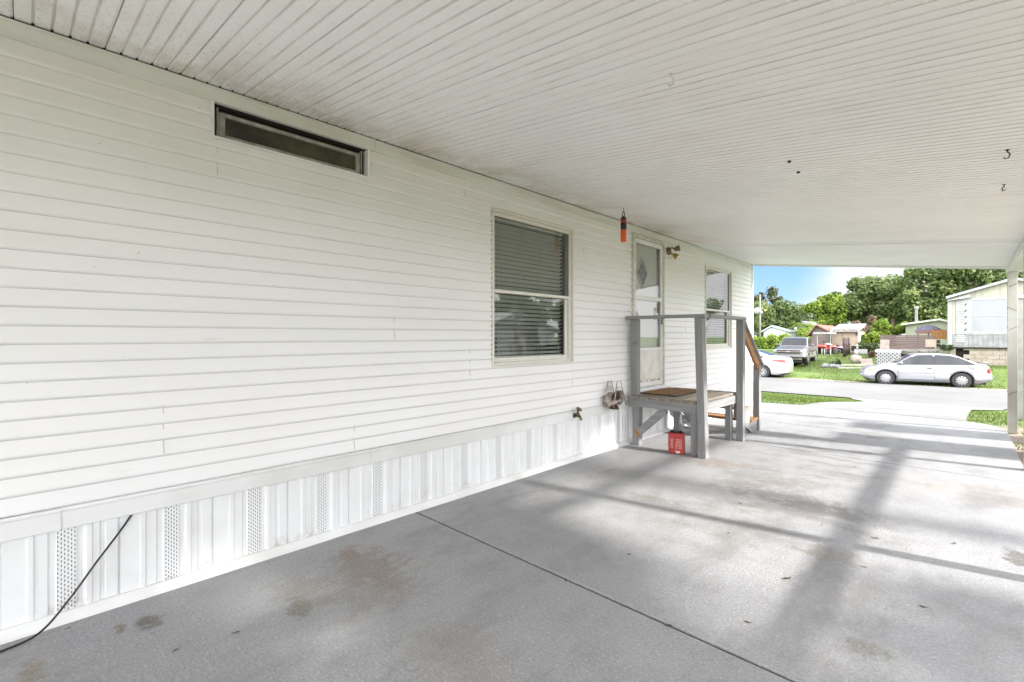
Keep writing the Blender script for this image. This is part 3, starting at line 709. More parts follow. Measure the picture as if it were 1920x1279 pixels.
for yy, zz in ((6.66, .341), (6.95, .151)):
    mb = MB()
    for q in (0, 1): mb.bb(X0, X1-.005, yy+.01+q*.142, yy+.148+q*.142, zz, zz+.036)
    lb(mb, 'tread', M['deck'] if zz > .2 else M['raw'], bevel=.003)
t = thing('doormat', 'brown coir doormat lying on the wooden landing in front of the door', 'doormat', (.30, 5.82, ZD+.003))
f = MB(); f.bb(-.235, .235, -.40, .40, 0, .014); f.build('pile', M['coir'], t, bevel=.005)
f = MB(); f.bb(-.245, -.2355, -.41, .41, 0, .010); f.bb(.2355, .245, -.41, .41, 0, .010); f.bb(-.2355, .2355, -.41, -.4005, 0, .010); f.bb(-.2355, .2355, .4005, .41, 0, .010); f.build('rubber_edge', M['black'], t)
# red tin on the slab
x, y = F(1272, 851); t = thing('red_tin', 'red rectangular tin with printed text and black caps beside the landing post', 'tin', (x-.03, y+.02, 0), R(-50)); t.rotation_euler = (0, 0, R(12))
f = MB(); f.bb(-.085, .085, -.05, .05, .004, .232); f.build('tin_body', M['can'], t, bevel=.008)
f = MB(); f.bb(-.084, .084, -.049, .049, .2322, .238); f.build('tin_rim', mat_var('dark red rim', (.22, .03, .03), (.12, .03, .03), 20, .4, .3), t, bevel=.002)
for q in (-.05, .045):
    f = MB(); f.lathe([(.0, .0), (.017, 0), (.018, .016), (.014, .022), (0, .022)], (q, 0, .2382), 14); f.build('cap', M['black'], t)
f = MB(); f.tube([(-.03, 0, .238), (-.022, 0, .254), (.015, 0, .254), (.024, 0, .238)], .004, 7); f.build('handle', M['black'], t)

# ================================================================== slab and ground
mb = MB()
def slab(y0, y1, x1a=3.46, x1b=3.46): mb.prism([(-.02, y0, 0), (x1a, y0, 0), (x1b, y1, 0), (-.02, y1, 0)], (0, 0, -.16))
slab(-9, 2.072); slab(2.090, 6.323)
pts = [(-.02, 6.338), (3.46, 6.338), (3.455, 9.3), (3.43, 9.75), (3.36, 10.0), (3.22, 10.18), (3.05, 10.27), (-.02, 10.32)]
mb.prism([(x, y, 0) for x, y in pts], (0, 0, -.16))
for y0 in (2.0755, 6.3255): mb.add([(-.02, y0-.02, -.011), (3.44, y0-.02, -.011), (3.44, y0+.03, -.011), (-.02, y0+.03, -.011)], [(0, 1, 2, 3)], 1)
prop(mb.build('driveway_slab', [M['slab'], M['dark']], bevel=.006), kind='structure')
mb = MB(); ys = [10.325, 10.6, 11, 11.5]+[12+.5*i for i in range(15)]; rows = []
for y in ys:
    f_ = (y-10.3)/8.7; xl = -.02 if y < 10.34 else .72+.15*f_-.6*sstep(17.3, 19.0, y); xr = 3.03+.1*f_+.7*sstep(17.3, 19.0, y)
    rows.append((xl, xr, y, prof(y)+(.0 if y > 10.33 else -.002)))
for a, b in zip(rows[:-1], rows[1:]): mb.add([(a[0], a[2], a[3]), (a[1], a[2], a[3]), (b[1], b[2], b[3]), (b[0], b[2], b[3])], [(0, 1, 2, 3)])
prop(mb.build('driveway_apron', M['apron'], recalc=False), kind='structure')
zr = prof(19)
mb = MB(); N = 60
for i in range(N):
    xa, xb = -60+i*120/N, -60+(i+1)*120/N
    e = lambda x: 25.75+.18*noise.noise(Vector((x*.35, 0, 0)))
    mb.add([(xa, 18.98, zr+.004), (xb, 18.98, zr+.004), (xb, 22.3, zr+.03), (xa, 22.3, zr+.03)], [(0, 1, 2, 3)], 0, True)
    mb.add([(xa, 22.3, zr+.03), (xb, 22.3, zr+.03), (xb, e(xb), zr-.01), (xa, e(xa), zr-.01)], [(0, 1, 2, 3)], 0, True)
prop(mb.build('road', M['road'], recalc=False), kind='structure')
xs = [-260, -160, -100, -70, -50, -38, -30]+[-24+2*i for i in range(13)]+[1+.5*i for i in range(12)]+[8, 10, 13, 17, 22, 30, 40, 60, 90, 150, 260]
yy = [-120, -60, -30, -15, -9, -4, 0, 4, 8, 10, 10.5]+[11+.7*i for i in range(13)]+[20.2, 21.5, 23, 24.5, 25.7, 26, 26.5]+[27+.8*i for i in range(10)]+[36, 39, 43, 48, 55, 65, 80, 110, 160, 260, 400]
mb = MB(); nx, ny = len(xs), len(yy)
def gz(x, y):
    z = ground(x, y)
    if not (18.9 < y < 26): z += .02*noise.noise(Vector((x*.6, y*.6, 1)))
    if y < 10.4 and x > 3.4: z += .0
    if y < 10.4 and x < 3.5: z = -.06
    return z
mb.add([(x, y, gz(x, y)) for y in yy for x in xs], [(j*nx+i, j*nx+i+1, (j+1)*nx+i+1, (j+1)*nx+i) for j in range(ny-1) for i in range(nx-1)], 0, True)
prop(mb.build('ground', M['lawn'], recalc=False), kind='structure')
# grass: short blades on the verges and lawns
random.seed(21)
def blades(mb, tints, n, xr, yr, h, ok):
    k = 0
    while k < n:
        x, y = random.uniform(*xr), random.uniform(*yr)
        k += 1
        if not ok(x, y): continue
        z = ground(x, y)-.005; a = random.uniform(0, 6.283); w = h*.16*random.uniform(.7, 1.5); hh = h*random.uniform(.5, 1.25)
        dx, dy = math.cos(a)*w, math.sin(a)*w; lx, ly = random.gauss(0, h*.35), random.gauss(0, h*.35)
        mb.add([(x-dx, y-dy, z), (x+dx, y+dy, z), (x+lx, y+ly, z+hh)], [(0, 1, 2)]); tints.append(random.random()*.8+.2*noise.noise(Vector((x, y, 0))))
def tint(o, tints, per=3):
    at = o.data.attributes.new('tint', 'FLOAT', 'FACE')
    at.data.foreach_set('value', [max(0, min(1, t)) for t in tints])
mb = MB(); tn = []
def near_ok(x, y):
    f_ = (y-10.3)/8.7
    if y < 10.36: return x > 3.47 and noise.noise(Vector((x*1.8, y*1.8, 4))) > -.05
    if x < .70+.1*f_-.6*sstep(17.2, 19, y): return True
    return x > 3.05+.1*f_+.7*sstep(17.2, 19, y) and not (y < 10.36 and x < 3.47) and noise.noise(Vector((x*1.5, y*1.5, 8))) > -.35
blades(mb, tn, 12000, (-3.2, .75), (10.36, 18.9), .045, near_ok)
blades(mb, tn, 9000, (3.0, 6.5), (6.0, 18.9), .05, near_ok)
blades(mb, tn, 30000, (-14, 6.5), (25.9, 42), .075, lambda x, y: y > 25.95+.25*noise.noise(Vector((x*.8, 0, 2))) and noise.noise(Vector((x*.5, y*.5, 5))) > -.4)
o = mb.build('grass', M['grass'], recalc=False); tint(o, tn); prop(o, kind='stuff')
# dry leaves blown onto the slab
random.seed(9)
lm = mat_var('dry leaf', (.10, .07, .045), (.05, .04, .03), 30, .8)
me = None
for i, (px, py) in enumerate([(1620, 1064), (1475, 1086), (1731, 1139), (1367, 1000), (1602, 876), (1402, 1168), (442, 1188), (127, 1180), (1540, 985), (1640, 1010), (1253, 1175), (1388, 945), (1180, 1040), (1790, 1020), (1060, 1090), (330, 1220)]):
    x, y = F(px, py)
    if me is None:
        f = MB(); f.add([(-.022, 0, .002), (-.008, .008, .006), (.012, .006, .004), (.024, 0, .010), (.010, -.008, .003), (-.010, -.007, .007)], [(0, 1, 4, 5), (1, 2, 4), (2, 3, 4)]); o = f.build('dry_leaf', lm, recalc=False); me = o
    else: o = me.copy(); COL.objects.link(o)
    o.location = (x, y, .001); o.rotation_euler = (0, 0, random.uniform(0, 6.28)); s = random.uniform(.5, 1.25); o.scale = (s, s*.8, s)
    prop(o, 'small dark dry leaf lying on the grey concrete slab', 'leaf', 'dry leaves scattered on the slab')
# ================================================================== vehicles
def interp(pts, x):
    if x <= pts[0][0]: return pts[0][1]
    for (a, b), (c, d) in zip(pts[:-1], pts[1:]):
        if x <= c: return b+(d-b)*(x-a)/(c-a) if c > a else d
    return pts[-1][1]
def smooth_i(pts, x, w=.07): return (interp(pts, x-w)+2*interp(pts, x-w*.4)+2*interp(pts, x+w*.4)+2*interp(pts, x)+interp(pts, x+w))/8
tyre = mat_var('tyre rubber', (.025, .025, .026), (.04, .04, .04), 20, .8); car_glass = NT('tinted car glass'); car_glass.col((.02, .022, .027)); car_glass.set(Roughness=.03, IOR=1.5); car_glass = car_glass.mat
def paint(name, c, metal=.0, rough=.28):
    n = NT(name); n.col(n.mix(n.ramp(n.noise(2.5, 4), .35, .7), c, tuple(q*.93 for q in c))); n.set(Roughness=rough, Metallic=metal)
    n.b.inputs['Coat Weight'].default_value = .6; n.b.inputs['Coat Roughness'].default_value = .06; return n.mat
lamp_red = paint('red lamp lens', (.24, .010, .012)); lamp_amb = paint('amber lamp lens', (.55, .17, .04)); lamp_clear = paint('clear lamp lens', (.45, .46, .47), .2, .1); rim_m = mat_var('silver wheel', (.36, .36, .37), (.29, .29, .30), 8, .35, .2)
def vehicle(S, parent, paint_m, low_m=None):
    L = S['L']; hw = S['W']/2; x0, x1 = -L/2, L/2; wr = S['wr']
    ax = S['axles']; arch = wr+.055
    def zb(x):
        z = S['sill']+.10*sstep(x1-.35, x1, x)+.10*sstep(x0+.45, x0, x)
        for a in ax:
            d = abs(x-a)
            if d < arch: z = max(z, wr*.95+math.sqrt(arch*arch-d*d))
        return z
    def hb(x):
        e = max(0, (abs(x)-(L/2-.55))/.55); return hw*(1-.20*e**2.6)
    top = lambda x: smooth_i(S['top'], x, S.get('sm', .07))
    belt = lambda x: min(interp(S['belt'], x), top(x)-.012)
    def hr(x): return min(interp(S['hr'], x), hb(x)-.10)
    def section(x):
        b, B, t, h, r = zb(x), belt(x), top(x), hb(x), hr(x)
        B = max(B, b+.05)
        t = max(t, B+.01)
        q = [(0, b), (h-.06, b), (h-.008, b+.015)]
        for f, i in ((.2, .004), (.45, .0), (.52, .012), (.80, .014), (.94, .03), (1, .065)): q.append((h-i, b+(B-b)*f))
        g = h-.065
        for f in (.25, .5, .75, .88): q.append((g+(r-g)*f, B+(t-B)*f))
        q += [(r-.035, B+(t-B)*.955), (r-.10, B+(t-B)*.985), (r*.55, B+(t-B)*.998), (0, t)]
        return q
    def side(x, z):
        q = section(x)
        for (ya, za), (yb, zb_) in zip(q[1:-1], q[2:]):
            if za <= z <= zb_+1e-6: return ya+(yb-ya)*((z-za)/(zb_-za) if zb_ > za else 0)
        return q[-1][0]
    xs = sorted(set([x0+.001+(L-.002)*i/96 for i in range(97)]+[a+s*arch*k for a in ax for s in (-1, 1) for k in (.8, .93, .985, 1.0)]))
    mb = MB(); vs = []; fs = []; n = len(section(0)); m = 2*n-2
    for x in xs:
        q = section(x); ring = [(x, y, z) for y, z in q]+[(x, -y, z) for y, z in q[1:-1]][::-1]; vs += ring
    for i in range(len(xs)-1):
        for k in range(m):
            k2 = (k+1) % m; fs.append((i*m+k, i*m+k2, (i+1)*m+k2, (i+1)*m+k))
    fs += [tuple(range(m)), tuple(range((len(xs)-1)*m, len(xs)*m))]
    mb.add(vs, fs, 0, True)
    if low_m:
        for i, f in enumerate(mb.f):
            if sum(mb.v[k][2] for k in f)/len(f) < S['two_tone']: mb.m[i] = 1
    body = mb.build('body', [paint_m, low_m or paint_m], parent)
    def patch(name, xa, xb, lo, hi, m, off=.005, par=None, sides=(1, -1), nx=14, nz=4):
        out = []
        for s in sides:
            f = MB(); vv = []
            for i in range(nx+1):
                x = xa+(xb-xa)*i/nx; l, h_ = interp(lo, x), interp(hi, x)
                for k in range(nz+1):
                    z = l+(h_-l)*k/nz; vv.append((x, s*(side(x, z)+off), z))
            f.add(vv, [(i*(nz+1)+k, i*(nz+1)+k+1, (i+1)*(nz+1)+k+1, (i+1)*(nz+1)+k) for i in range(nx) for k in range(nz)], 0, True)
            out.append(f.build(name, m, par or parent))
        return out
    def screen(name, xa, xb, m, off=.007, wf=.93):
        f = MB(); vv = []; nx, ny = 12, 10
        for i in range(nx+1):
            x = xa+(xb-xa)*i/nx; sl = (top(x+.02)-top(x-.02))/.04; q = section(x); r = q[-4][0]*wf
            for k in range(ny+1):
                y = -r+2*r*k/ny; ay = abs(y); up_ = q[-4:]
                z = up_[-1][1]
                for (ya, za), (yb, zb_) in zip(up_[:-1], up_[1:]):
                    if yb <= ay <= ya: z = zb_+(za-zb_)*(ay-yb)/(ya-yb); break
                nl = math.hypot(1, sl); vv.append((x-sl/nl*off, y, z+off/nl))
        f.add(vv, [(i*(ny+1)+k, i*(ny+1)+k+1, (i+1)*(ny+1)+k+1, (i+1)*(ny+1)+k) for i in range(nx) for k in range(ny)], 0, True)
        return f.build(name, m, parent)
    def door(xa, xb, zlo, handle_x):
        hi = [(x, belt(x)-.015) for x in [xa+(xb-xa)*i/8 for i in range(9)]]; lo = [(xa, zlo), (xb, zlo)]
        for s in (1, -1):
            patch('door_gap', xa-.012, xb+.012, [(xa-.012, zlo-.012), (xb+.012, zlo-.012)], [(p, q+.006) for p, q in hi], M['black'], .0015, None, (s,))
            d = patch('door', xa, xb, lo, hi, paint_m, .004, None, (s,))[0]
            f = MB(); zz = belt(handle_x)-.12; f.bb(handle_x-.075, handle_x+.075, s*(side(handle_x, zz)+.003), s*(side(handle_x, zz)+.022), zz-.017, zz+.017); f.build('handle', M['black'], d, bevel=.004)
    def wheels(hub):
        for a in ax:
            for s in (1, -1):
                y = s*(hb(a)-.115); f = MB()
                f.lathe([(wr*.60, -.10), (wr*.80, -.105), (wr*.95, -.095), (wr, -.07), (wr, .07), (wr*.95, .095), (wr*.80, .105), (wr*.62, .10)], (0, 0, 0), 32, 'y')
                f.lathe([(0, -.06), (wr*.6, -.06)], (0, 0, 0), 24, 'y')
                w = f.build('wheel', tyre, parent, loc=(a, y, wr))
                f = MB(); hub(f, s, wr); f.build('rim', [rim_m, M['black']], w)
    def common():
        f = MB(); f.bb(x0+.15, x1-.15, -hw+.24, hw-.24, .17, .58); f.build('underbody', M['black'], parent)
        for a in ax:
            for s in (1, -1):
                f = MB(); f.tube([(a+(arch+.012)*math.cos(R(q)), s*(side(max(x0+.02, min(x1-.02, a+(arch+.012)*math.cos(R(q)))), wr*.95+(arch+.02)*math.sin(R(q)))-.002), wr*.95+(arch+.012)*math.sin(R(q))) for q in range(5, 176, 10)], .013, 6); f.build('arch_lip', M['black'] if S.get('lip') else paint_m, parent)
    def mirror(x, z, m):
        for s in (1, -1):
            f = MB(); y = s*(hw-.02); f.blob((x, y+s*.10, z), .1, .7, 1.0, .62, 0, 2); f.tube([(x, y-s*.03, z-.03), (x, y+s*.06, z-.02)], .025, 6); f.build('mirror', m, parent)
    return dict(patch=patch, screen=screen, door=door, wheels=wheels, common=common, mirror=mirror, top=top, belt=belt, side=side, hb=hb, section=section)
def slot_hub(f, s, wr):
    R_ = wr*.62; y = s*.085
    f.lathe([(0, y+s*.020), (R_*.22, y+s*.020), (R_*.26, y+s*.017), (R_*.90, y+s*.017), (R_*.97, y+s*.012), (R_*1.05, y-s*.004), (R_*1.05, -y*.2)], (0, 0, 0), 28, 'y')
    for k in range(10):
        a = 2*math.pi*k/10; f.box((R_*.78*math.cos(a), y+s*.016, R_*.78*math.sin(a)), (.044, .012, .032), Matrix.Rotation(-a, 3, 'Y'), 1)
    for k in range(5):
        a = 2*math.pi*k/5; f.box((R_*.36*math.cos(a), y+s*.016, R_*.36*math.sin(a)), (.018, .012, .010), Matrix.Rotation(-a, 3, 'Y'), 1)
def spoke_hub(n):
    def h(f, s, wr):
        R_ = wr*.66; y = s*.08
        f.lathe([(R_*1.0, y-s*.03), (R_*1.0, y+s*.018), (R_*.93, y+s*.022), (R_*.88, y-s*.02)], (0, 0, 0), 28, 'y'); f.lathe([(0, y), (R_*.22, y), (R_*.25, y-s*.03)], (0, 0, 0), 16, 'y')
        f.lathe([(0, y-s*.035), (R_*.97, y-s*.035)], (0, 0, 0), 24, 'y', 1)
        for k in range(n):
            a = 2*math.pi*k/n; f.beam((R_*.15*math.cos(a), y+s*.010, R_*.15*math.sin(a)), (R_*.94*math.cos(a), y+s*.012, R_*.94*math.sin(a)), .048, .022, 0, (0, 1, 0))
    return h
# small silver hatchback, nose to the left, parked across the street
rw, fw = T(1808, 727), T(1655, 722); ang = math.atan2(fw.y-rw.y, fw.x-rw.x); mid = (rw+fw)/2
S = dict(L=4.08, W=1.62, wr=.308, axles=(1.27, -1.13), sill=.20, lip=1, two_tone=.42,
    top=[(-2.05, .56), (-2.02, .74), (-1.95, .90), (-1.86, .95), (-1.66, .985), (-1.02, 1.30), (-.88, 1.345), (-.5, 1.37), (.12, 1.365), (.30, 1.33), (.42, 1.27), (.90, .94), (1.02, .905), (1.72, .775), (1.92, .69), (2.02, .58), (2.05, .45)], sm=.035,
    belt=[(-2.05, .86), (-1.5, .95), (.9, .86), (1.3, .82), (2.05, .6)], hr=[(-2.05, .66), (-1.65, .64), (-.95, .61), (.3, .60), (.9, .66), (1.2, .70), (2.05, .68)])
off = Vector((math.cos(ang), math.sin(ang), 0)); nrm = Vector((-off.y, off.x, 0))
if nrm.y < 0: nrm = -nrm
ctr = mid-off*.07+nrm*.70; t = thing('hatchback_car', 'silver two door hatchback parked across the street in front of the pale trailer', 'car', (ctr.x, ctr.y, (rw.z+fw.z)/2-.01), ang)
silver = paint('silver car paint', (.30, .30, .318), .25); silver_low = paint('lower silver grey paint', (.20, .20, .212), .25)
v = vehicle(S, t, silver, silver_low); v['common'](); v['wheels'](slot_hub); v['door'](-.30, .96, .30, -.14)
v['patch']('window_trim', -1.56, .93, [(-1.56, .94), (.93, .878)], [(-1.56, .955), (-.95, 1.285), (-.8, 1.315), (-.3, 1.337), (.22, 1.317), (.42, 1.225), (.93, .885)], M['black'], .0035, nx=24, nz=5)
v['patch']('side_window', -.26, .88, [(-.26, .925), (.88, .895)], [(-.26, 1.315), (.22, 1.295), (.40, 1.21), (.82, .93), (.88, .90)], car_glass, .006, nz=5)
v['patch']('quarter_window', -1.50, -.34, [(-1.50, .955), (-.34, .928)], [(-1.50, .968), (-.93, 1.255), (-.8, 1.29), (-.34, 1.315)], car_glass, .006, nz=5)
v['screen']('windscreen', .40, .90, car_glass); v['screen']('rear_window', -1.6, -1.04, car_glass)
v['patch']('tail_light', -1.995, -1.88, [(-2.0, .62), (-1.86, .64)], [(-2.0, .84), (-1.86, .87)], lamp_red, .006, nx=5)
v['patch']('headlight', 1.72, 1.93, [(1.72, .58), (1.93, .55)], [(1.72, .70), (1.93, .645)], lamp_clear, .006, nx=5); v['patch']('turn_signal', 1.74, 1.88, [(1.74, .60), (1.88, .58)], [(1.74, .69), (1.88, .655)], lamp_amb, .010, nx=5)
v['patch']('side_moulding', -.86, .92, [(-.86, .555), (.92, .535)], [(-.86, .585), (.92, .565)], silver_low, .014, nz=1); v['patch']('fuel_flap', -1.50, -1.30, [(-1.5, .73), (-1.3, .73)], [(-1.5, .86), (-1.3, .86)], silver_low, .004, nx=3)
v['patch']('mud_flap', -.86, -.78, [(-.86, .22), (-.78, .22)], [(-.86, .40), (-.78, .40)], M['black'], .006, nx=2); v['mirror'](.78, .97, silver)
f = MB(); f.bb(-1.98, -1.80, -.55, .55, 1.02, 1.045); f.bb(-1.92, -1.86, -.5, -.44, .94, 1.02); f.bb(-1.92, -1.86, .44, .5, .94, 1.02); f.build('spoiler', silver, t, bevel=.008)
f = MB(); f.tube([(2.02, -.6, .40), (2.06, 0, .40), (2.02, .6, .40)], .05, 8); f.build('bumper', silver, t); f = MB(); f.tube([(-2.02, -.66, .46), (-2.07, 0, .46), (-2.02, .66, .46)], .07, 8); f.build('bumper', silver, t)

# white sedan, only its tail is seen past the house corner
rw = T(1428, 709); ang = math.pi+R(3); t_ang = ang
S = dict(L=4.86, W=1.83, wr=.335, axles=(1.42, -1.36), sill=.21, two_tone=0,
    top=[(-2.43, .70), (-2.41, .92), (-2.33, 1.02), (-2.2, 1.055), (-1.75, 1.10), (-1.0, 1.38), (-.6, 1.46), (-.1, 1.475), (.4, 1.42), (1.2, 1.02), (1.4, .98), (2.1, .82), (2.35, .68), (2.43, .5)],
    belt=[(-2.43, .92), (-1.6, 1.02), (0, .93), (1.2, .88), (2.43, .6)], hr=[(-2.43, .72), (-1.7, .68), (-.9, .58), (.4, .58), (1.2, .74), (2.43, .70)])
fwd = Vector((math.cos(ang), math.sin(ang), 0)); ctr = rw+fwd*1.36+Vector((0, .80, 0))
t = thing('sedan_car', 'white sedan with its tail showing past the house corner', 'car', (ctr.x, ctr.y, rw.z-.01), ang)
white = paint('white car paint', (.42, .42, .42))
v = vehicle(S, t, white); v['common'](); v['wheels'](spoke_hub(10)); v['door'](-1.15, -.15, .36, -.95); v['door'](-.10, 1.05, .36, .1)
v['patch']('side_window', -1.42, -.14, [(-1.42, 1.03), (-.14, .97)], [(-1.42, 1.06), (-1.0, 1.27), (-.14, 1.38)], car_glass, .006, nz=5); v['patch']('front_side_window', -.08, 1.0, [(-.08, .97), (1.0, .93)], [(-.08, 1.38), (.4, 1.33), (1.0, .95)], car_glass, .006, nz=5)
v['screen']('windscreen', .5, 1.15, car_glass); v['screen']('rear_window', -1.68, -1.02, car_glass)
v['patch']('tail_light', -2.36, -1.78, [(-2.36, .80), (-1.78, .90)], [(-2.36, .94), (-2.1, .97), (-1.78, .935)], lamp_red, .007, nx=8); v['patch']('rear_bumper_gap', -2.36, -1.76, [(-2.36, .775), (-1.76, .73)], [(-2.36, .782), (-1.76, .737)], M['dark'], .004, nz=1, nx=8)
v['mirror'](.95, 1.02, white)
f = MB(); f.bb(-2.445, -2.40, -.27, .27, .72, .86); f.build('licence_plate', M['blind'], t, bevel=.004)

# pickup truck on the lawn, facing the street
fwl = T(1513, 687); ang = R(-90-13+15+2)
S = dict(L=4.95, W=1.78, wr=.36, axles=(1.48, -1.55), sill=.40, two_tone=.76, sm=.05,
    top=[(-2.475, 1.02), (-2.46, 1.10), (-2.4, 1.12), (-.98, 1.14), (-.86, 1.20), (-.72, 1.60), (-.55, 1.655), (.15, 1.665), (.32, 1.63), (.85, 1.15), (1.0, 1.11), (2.05, .99), (2.33, .93), (2.45, .80), (2.475, .6)],
    belt=[(-2.475, 1.08), (-.9, 1.09), (.9, 1.06), (1.3, 1.0), (2.475, .8)], hr=[(-2.475, .80), (-.9, .76), (-.7, .66), (.3, .66), (.9, .74), (2.475, .74)])
fwd = Vector((math.cos(ang), math.sin(ang), 0)); lf = Vector((-fwd.y, fwd.x, 0))
ctr = fwl-fwd*1.48-lf*.80
t = thing('pickup_truck', 'silver and tan extended cab pickup truck standing on the lawn facing the street', 'truck', (ctr.x, ctr.y, ground(ctr.x, ctr.y)-.01), ang)
tan = mat_var('tan grey cladding', (.17, .165, .145), (.14, .135, .12), 3, .5); pick = paint('pewter silver paint', (.115, .115, .12), .3)
v = vehicle(S, t, pick, tan); v['common'](); v['wheels'](spoke_hub(6)); v['door'](-.42, .86, .62, -.3)
v['patch']('side_window', -.18, .78, [(-.18, 1.13), (.78, 1.12)], [(-.18, 1.57), (.30, 1.55), (.78, 1.14)], car_glass, .006, nz=5); v['patch']('cab_window', -.70, -.25, [(-.70, 1.16), (-.25, 1.14)], [(-.70, 1.54), (-.25, 1.57)], car_glass, .006, nz=5)
v['screen']('windscreen', .36, .86, car_glass, wf=.98); v['screen']('rear_window', -.86, -.72, car_glass)
v['patch']('headlight', 2.12, 2.42, [(2.12, .80), (2.42, .78)], [(2.12, .93), (2.42, .885)], lamp_clear, .008, nx=5); v['mirror'](.72, 1.2, pick)
f = MB(); f.bb(2.455, 2.50, -.60, .60, .70, .90); f.build('grille', M['black'], t, bevel=.01)
f = MB(); f.bb(2.485, 2.51, -.62, .62, .79, .815); f.bb(2.485, 2.51, -.62, .62, .895, .915); f.bb(2.49, 2.515, -.10, .10, .775, .83); f.build('grille_bar', M['chrome'], t, bevel=.004)
for s in (1, -1):
    f = MB(); f.bb(2.44, 2.505, s*.62, s*.80, .79, .90); f.build('headlamp_face', lamp_clear, t, bevel=.012)
f = MB(); f.tube([(2.30, -.90, .53), (2.5, -.75, .53), (2.55, 0, .53), (2.5, .75, .53), (2.30, .90, .53)], .10, 8); f.build('bumper', pick, t)
f = MB(); f.bb(2.45, 2.53, -.7, .7, .34, .44); f.build('air_dam', tan, t, bevel=.02)

# ================================================================== across the street
stucco = mat_var('cream painted wall', (.40, .31, .25), (.34, .265, .21), 3, .8); shingle = mat_var('red brown roof', (.26, .10, .075), (.18, .075, .06), 6, .85); roofgrey = mat_var('grey metal roof', (.36, .37, .39), (.26, .27, .29), 3, .5)
pale = mat_var('pale metal siding', (.42, .41, .34), (.35, .34, .275), 2, .6, stretch=(6, 6, .4)); greenish = mat_var('pale green wall', (.30, .335, .25), (.26, .285, .21), 2, .7); white_r = mat_var('white panel', (.37, .37, .37), (.31, .31, .31), 4, .5)
brown_w = wood_mat('old brown boards', (.16, .115, .11), (.085, .06, .058), 0, .85); orange_w = wood_mat('orange stained boards', (.30, .135, .03), (.17, .075, .02), 0, .8); block = mat_var('tan concrete block', (.36, .31, .255), (.30, .255, .205), 4, .85); teal = mat_var('teal plastic', (.10, .42, .38), (.07, .34, .31), 5, .5)
post_m = mat_var('grey utility pole wood', (.22, .205, .18), (.15, .14, .125), 5, .9, stretch=(4, 4, .3))
def frame_at(px, py, D, rz=0):
    p = P(px, py, D); return p
def px2m(D): return D/FPX
# neighbour trailer on the right
yT = 31.3; DL = yT/(CS+SN*(1780-960)/FPX); xL = D0-SN*DL+CS*(1780-960)/FPX*DL; zE = H0+(HOR-559)/FPX*DL; WT = 4.30; zB = H0-(651-HOR)/FPX*DL; zA = zE+.70
t = thing('trailer_home', 'pale cream trailer with a large white framed window in its gable end', 'house', (xL, yT, ground(xL+1, yT)))
gz0 = t.location.z; rel = lambda z: z-gz0
f = MB(); zb_, ze_, za_ = rel(zB), rel(zE), rel(zA)
n = 42
for i in range(n):                      # vertically ribbed metal end wall
    a, b = WT*i/n, WT*(i+1)/n; top_ = lambda x: ze_+(za_-ze_)*(1-abs(x-WT/2)/(WT/2)); d = -.018 if i % 2 else 0
    f.add([(a, d, zb_), (b, d, zb_), (b, d, top_(b)), (a, d, top_(a)), (a, 0, zb_), (a, -.018, zb_), (a, -.018, top_(a)), (a, 0, top_(a))], [(0, 1, 2, 3), (4, 5, 6, 7)])
f.bb(0, .05, .02, 15, zb_, ze_); f.bb(WT-.05, WT, .02, 15, zb_, ze_); f.bb(.05, WT-.05, 14.9, 15, zb_, ze_); f.bb(.05, WT-.05, .02, 15, zb_, zb_+.05)
f.build('wall', pale, t, recalc=False)
f = MB(); f.prism([(-.12, -.25, ze_-.04), (WT/2, -.25, za_), (WT+.12, -.25, ze_-.04), (WT+.12, -.25, ze_+.07), (WT/2, -.25, za_+.12), (-.12, -.25, ze_+.07)], (0, 15.5, 0)); f.build('roof', white_r, t)
f = MB(); f.prism([(-.12, -.10, ze_-.14), (.75, -.10, ze_+.14), (.75, -.10, ze_-.02), (-.12, -.10, ze_-.15)], (0, -.10, 0)); f.build('eave_return', white_r, t)
wz0, wz1 = rel(H0-(623-HOR-.0)/FPX*DL*.97)+.02, rel(H0+(HOR-563)/FPX*DL*.965); wz0 = rel(H0+(HOR-622)/FPX*DL*.965); wx0, wx1 = .78, 3.15
w = MB(); w.bb(wx0-.16, wx0, -.05, -.02, wz0-.1, wz1+.1); w.bb(wx1, wx1+.16, -.05, -.02, wz0-.1, wz1+.1); w.bb(wx0, wx1, -.05, -.02, wz1, wz1+.11); w.bb(wx0, wx1, -.07, -.02, wz0-.11, wz0); w.bb(wx0, wx1, -.045, -.02, (wz0+wz1)/2-.02, (wz0+wz1)/2+.02)
wo = w.build('window', white_r, t, bevel=.006)
w = MB(); w.bb(wx0, wx1, -.032, -.024, wz0, wz1); w.build('pane', paint('bright curtained pane', (.25, .262, .28)), wo)
w = MB(); w.bb(wx0-.26, wx0-.161, -.05, -.02, wz0-.1, wz1+.1)
for k in range(5): w.box((wx0-.21, -.055, wz0+.1+k*.3), (.04, .012, .12), Matrix.Rotation(.5, 3, 'Y'), 1)
w.build('side_panel', [alu_g := mat_var('grey side panel', (.46, .46, .43), (.36, .36, .34), 5, .6), M['black']], t)
w = MB(); sx0, sx1 = .24, .56; w.bb(sx0, sx0+.03, -.06, -.02, zb_+.25, ze_-.06); w.bb(sx1-.03, sx1, -.06, -.02, zb_+.25, ze_-.06)
z = zb_+.28
while z < ze_-.1: w.box((.40, -.045, z), (sx1-sx0-.062, .03, .09), Matrix.Rotation(R(-16), 3, 'X'), 0); z += .10
w.build('shutter', white_r, t)
w = MB()
for i in range(26): w.bb(i*WT/26+.005, (i+1)*WT/26-.005, -.045, -.02, zb_+.02, wz0-.16)
w.bb(0, WT, -.06, -.02, wz0-.158, wz0-.112); w.build('lower_panel', mat_var('pale grey boards', (.29, .295, .295), (.21, .215, .215), 3, .6), t)
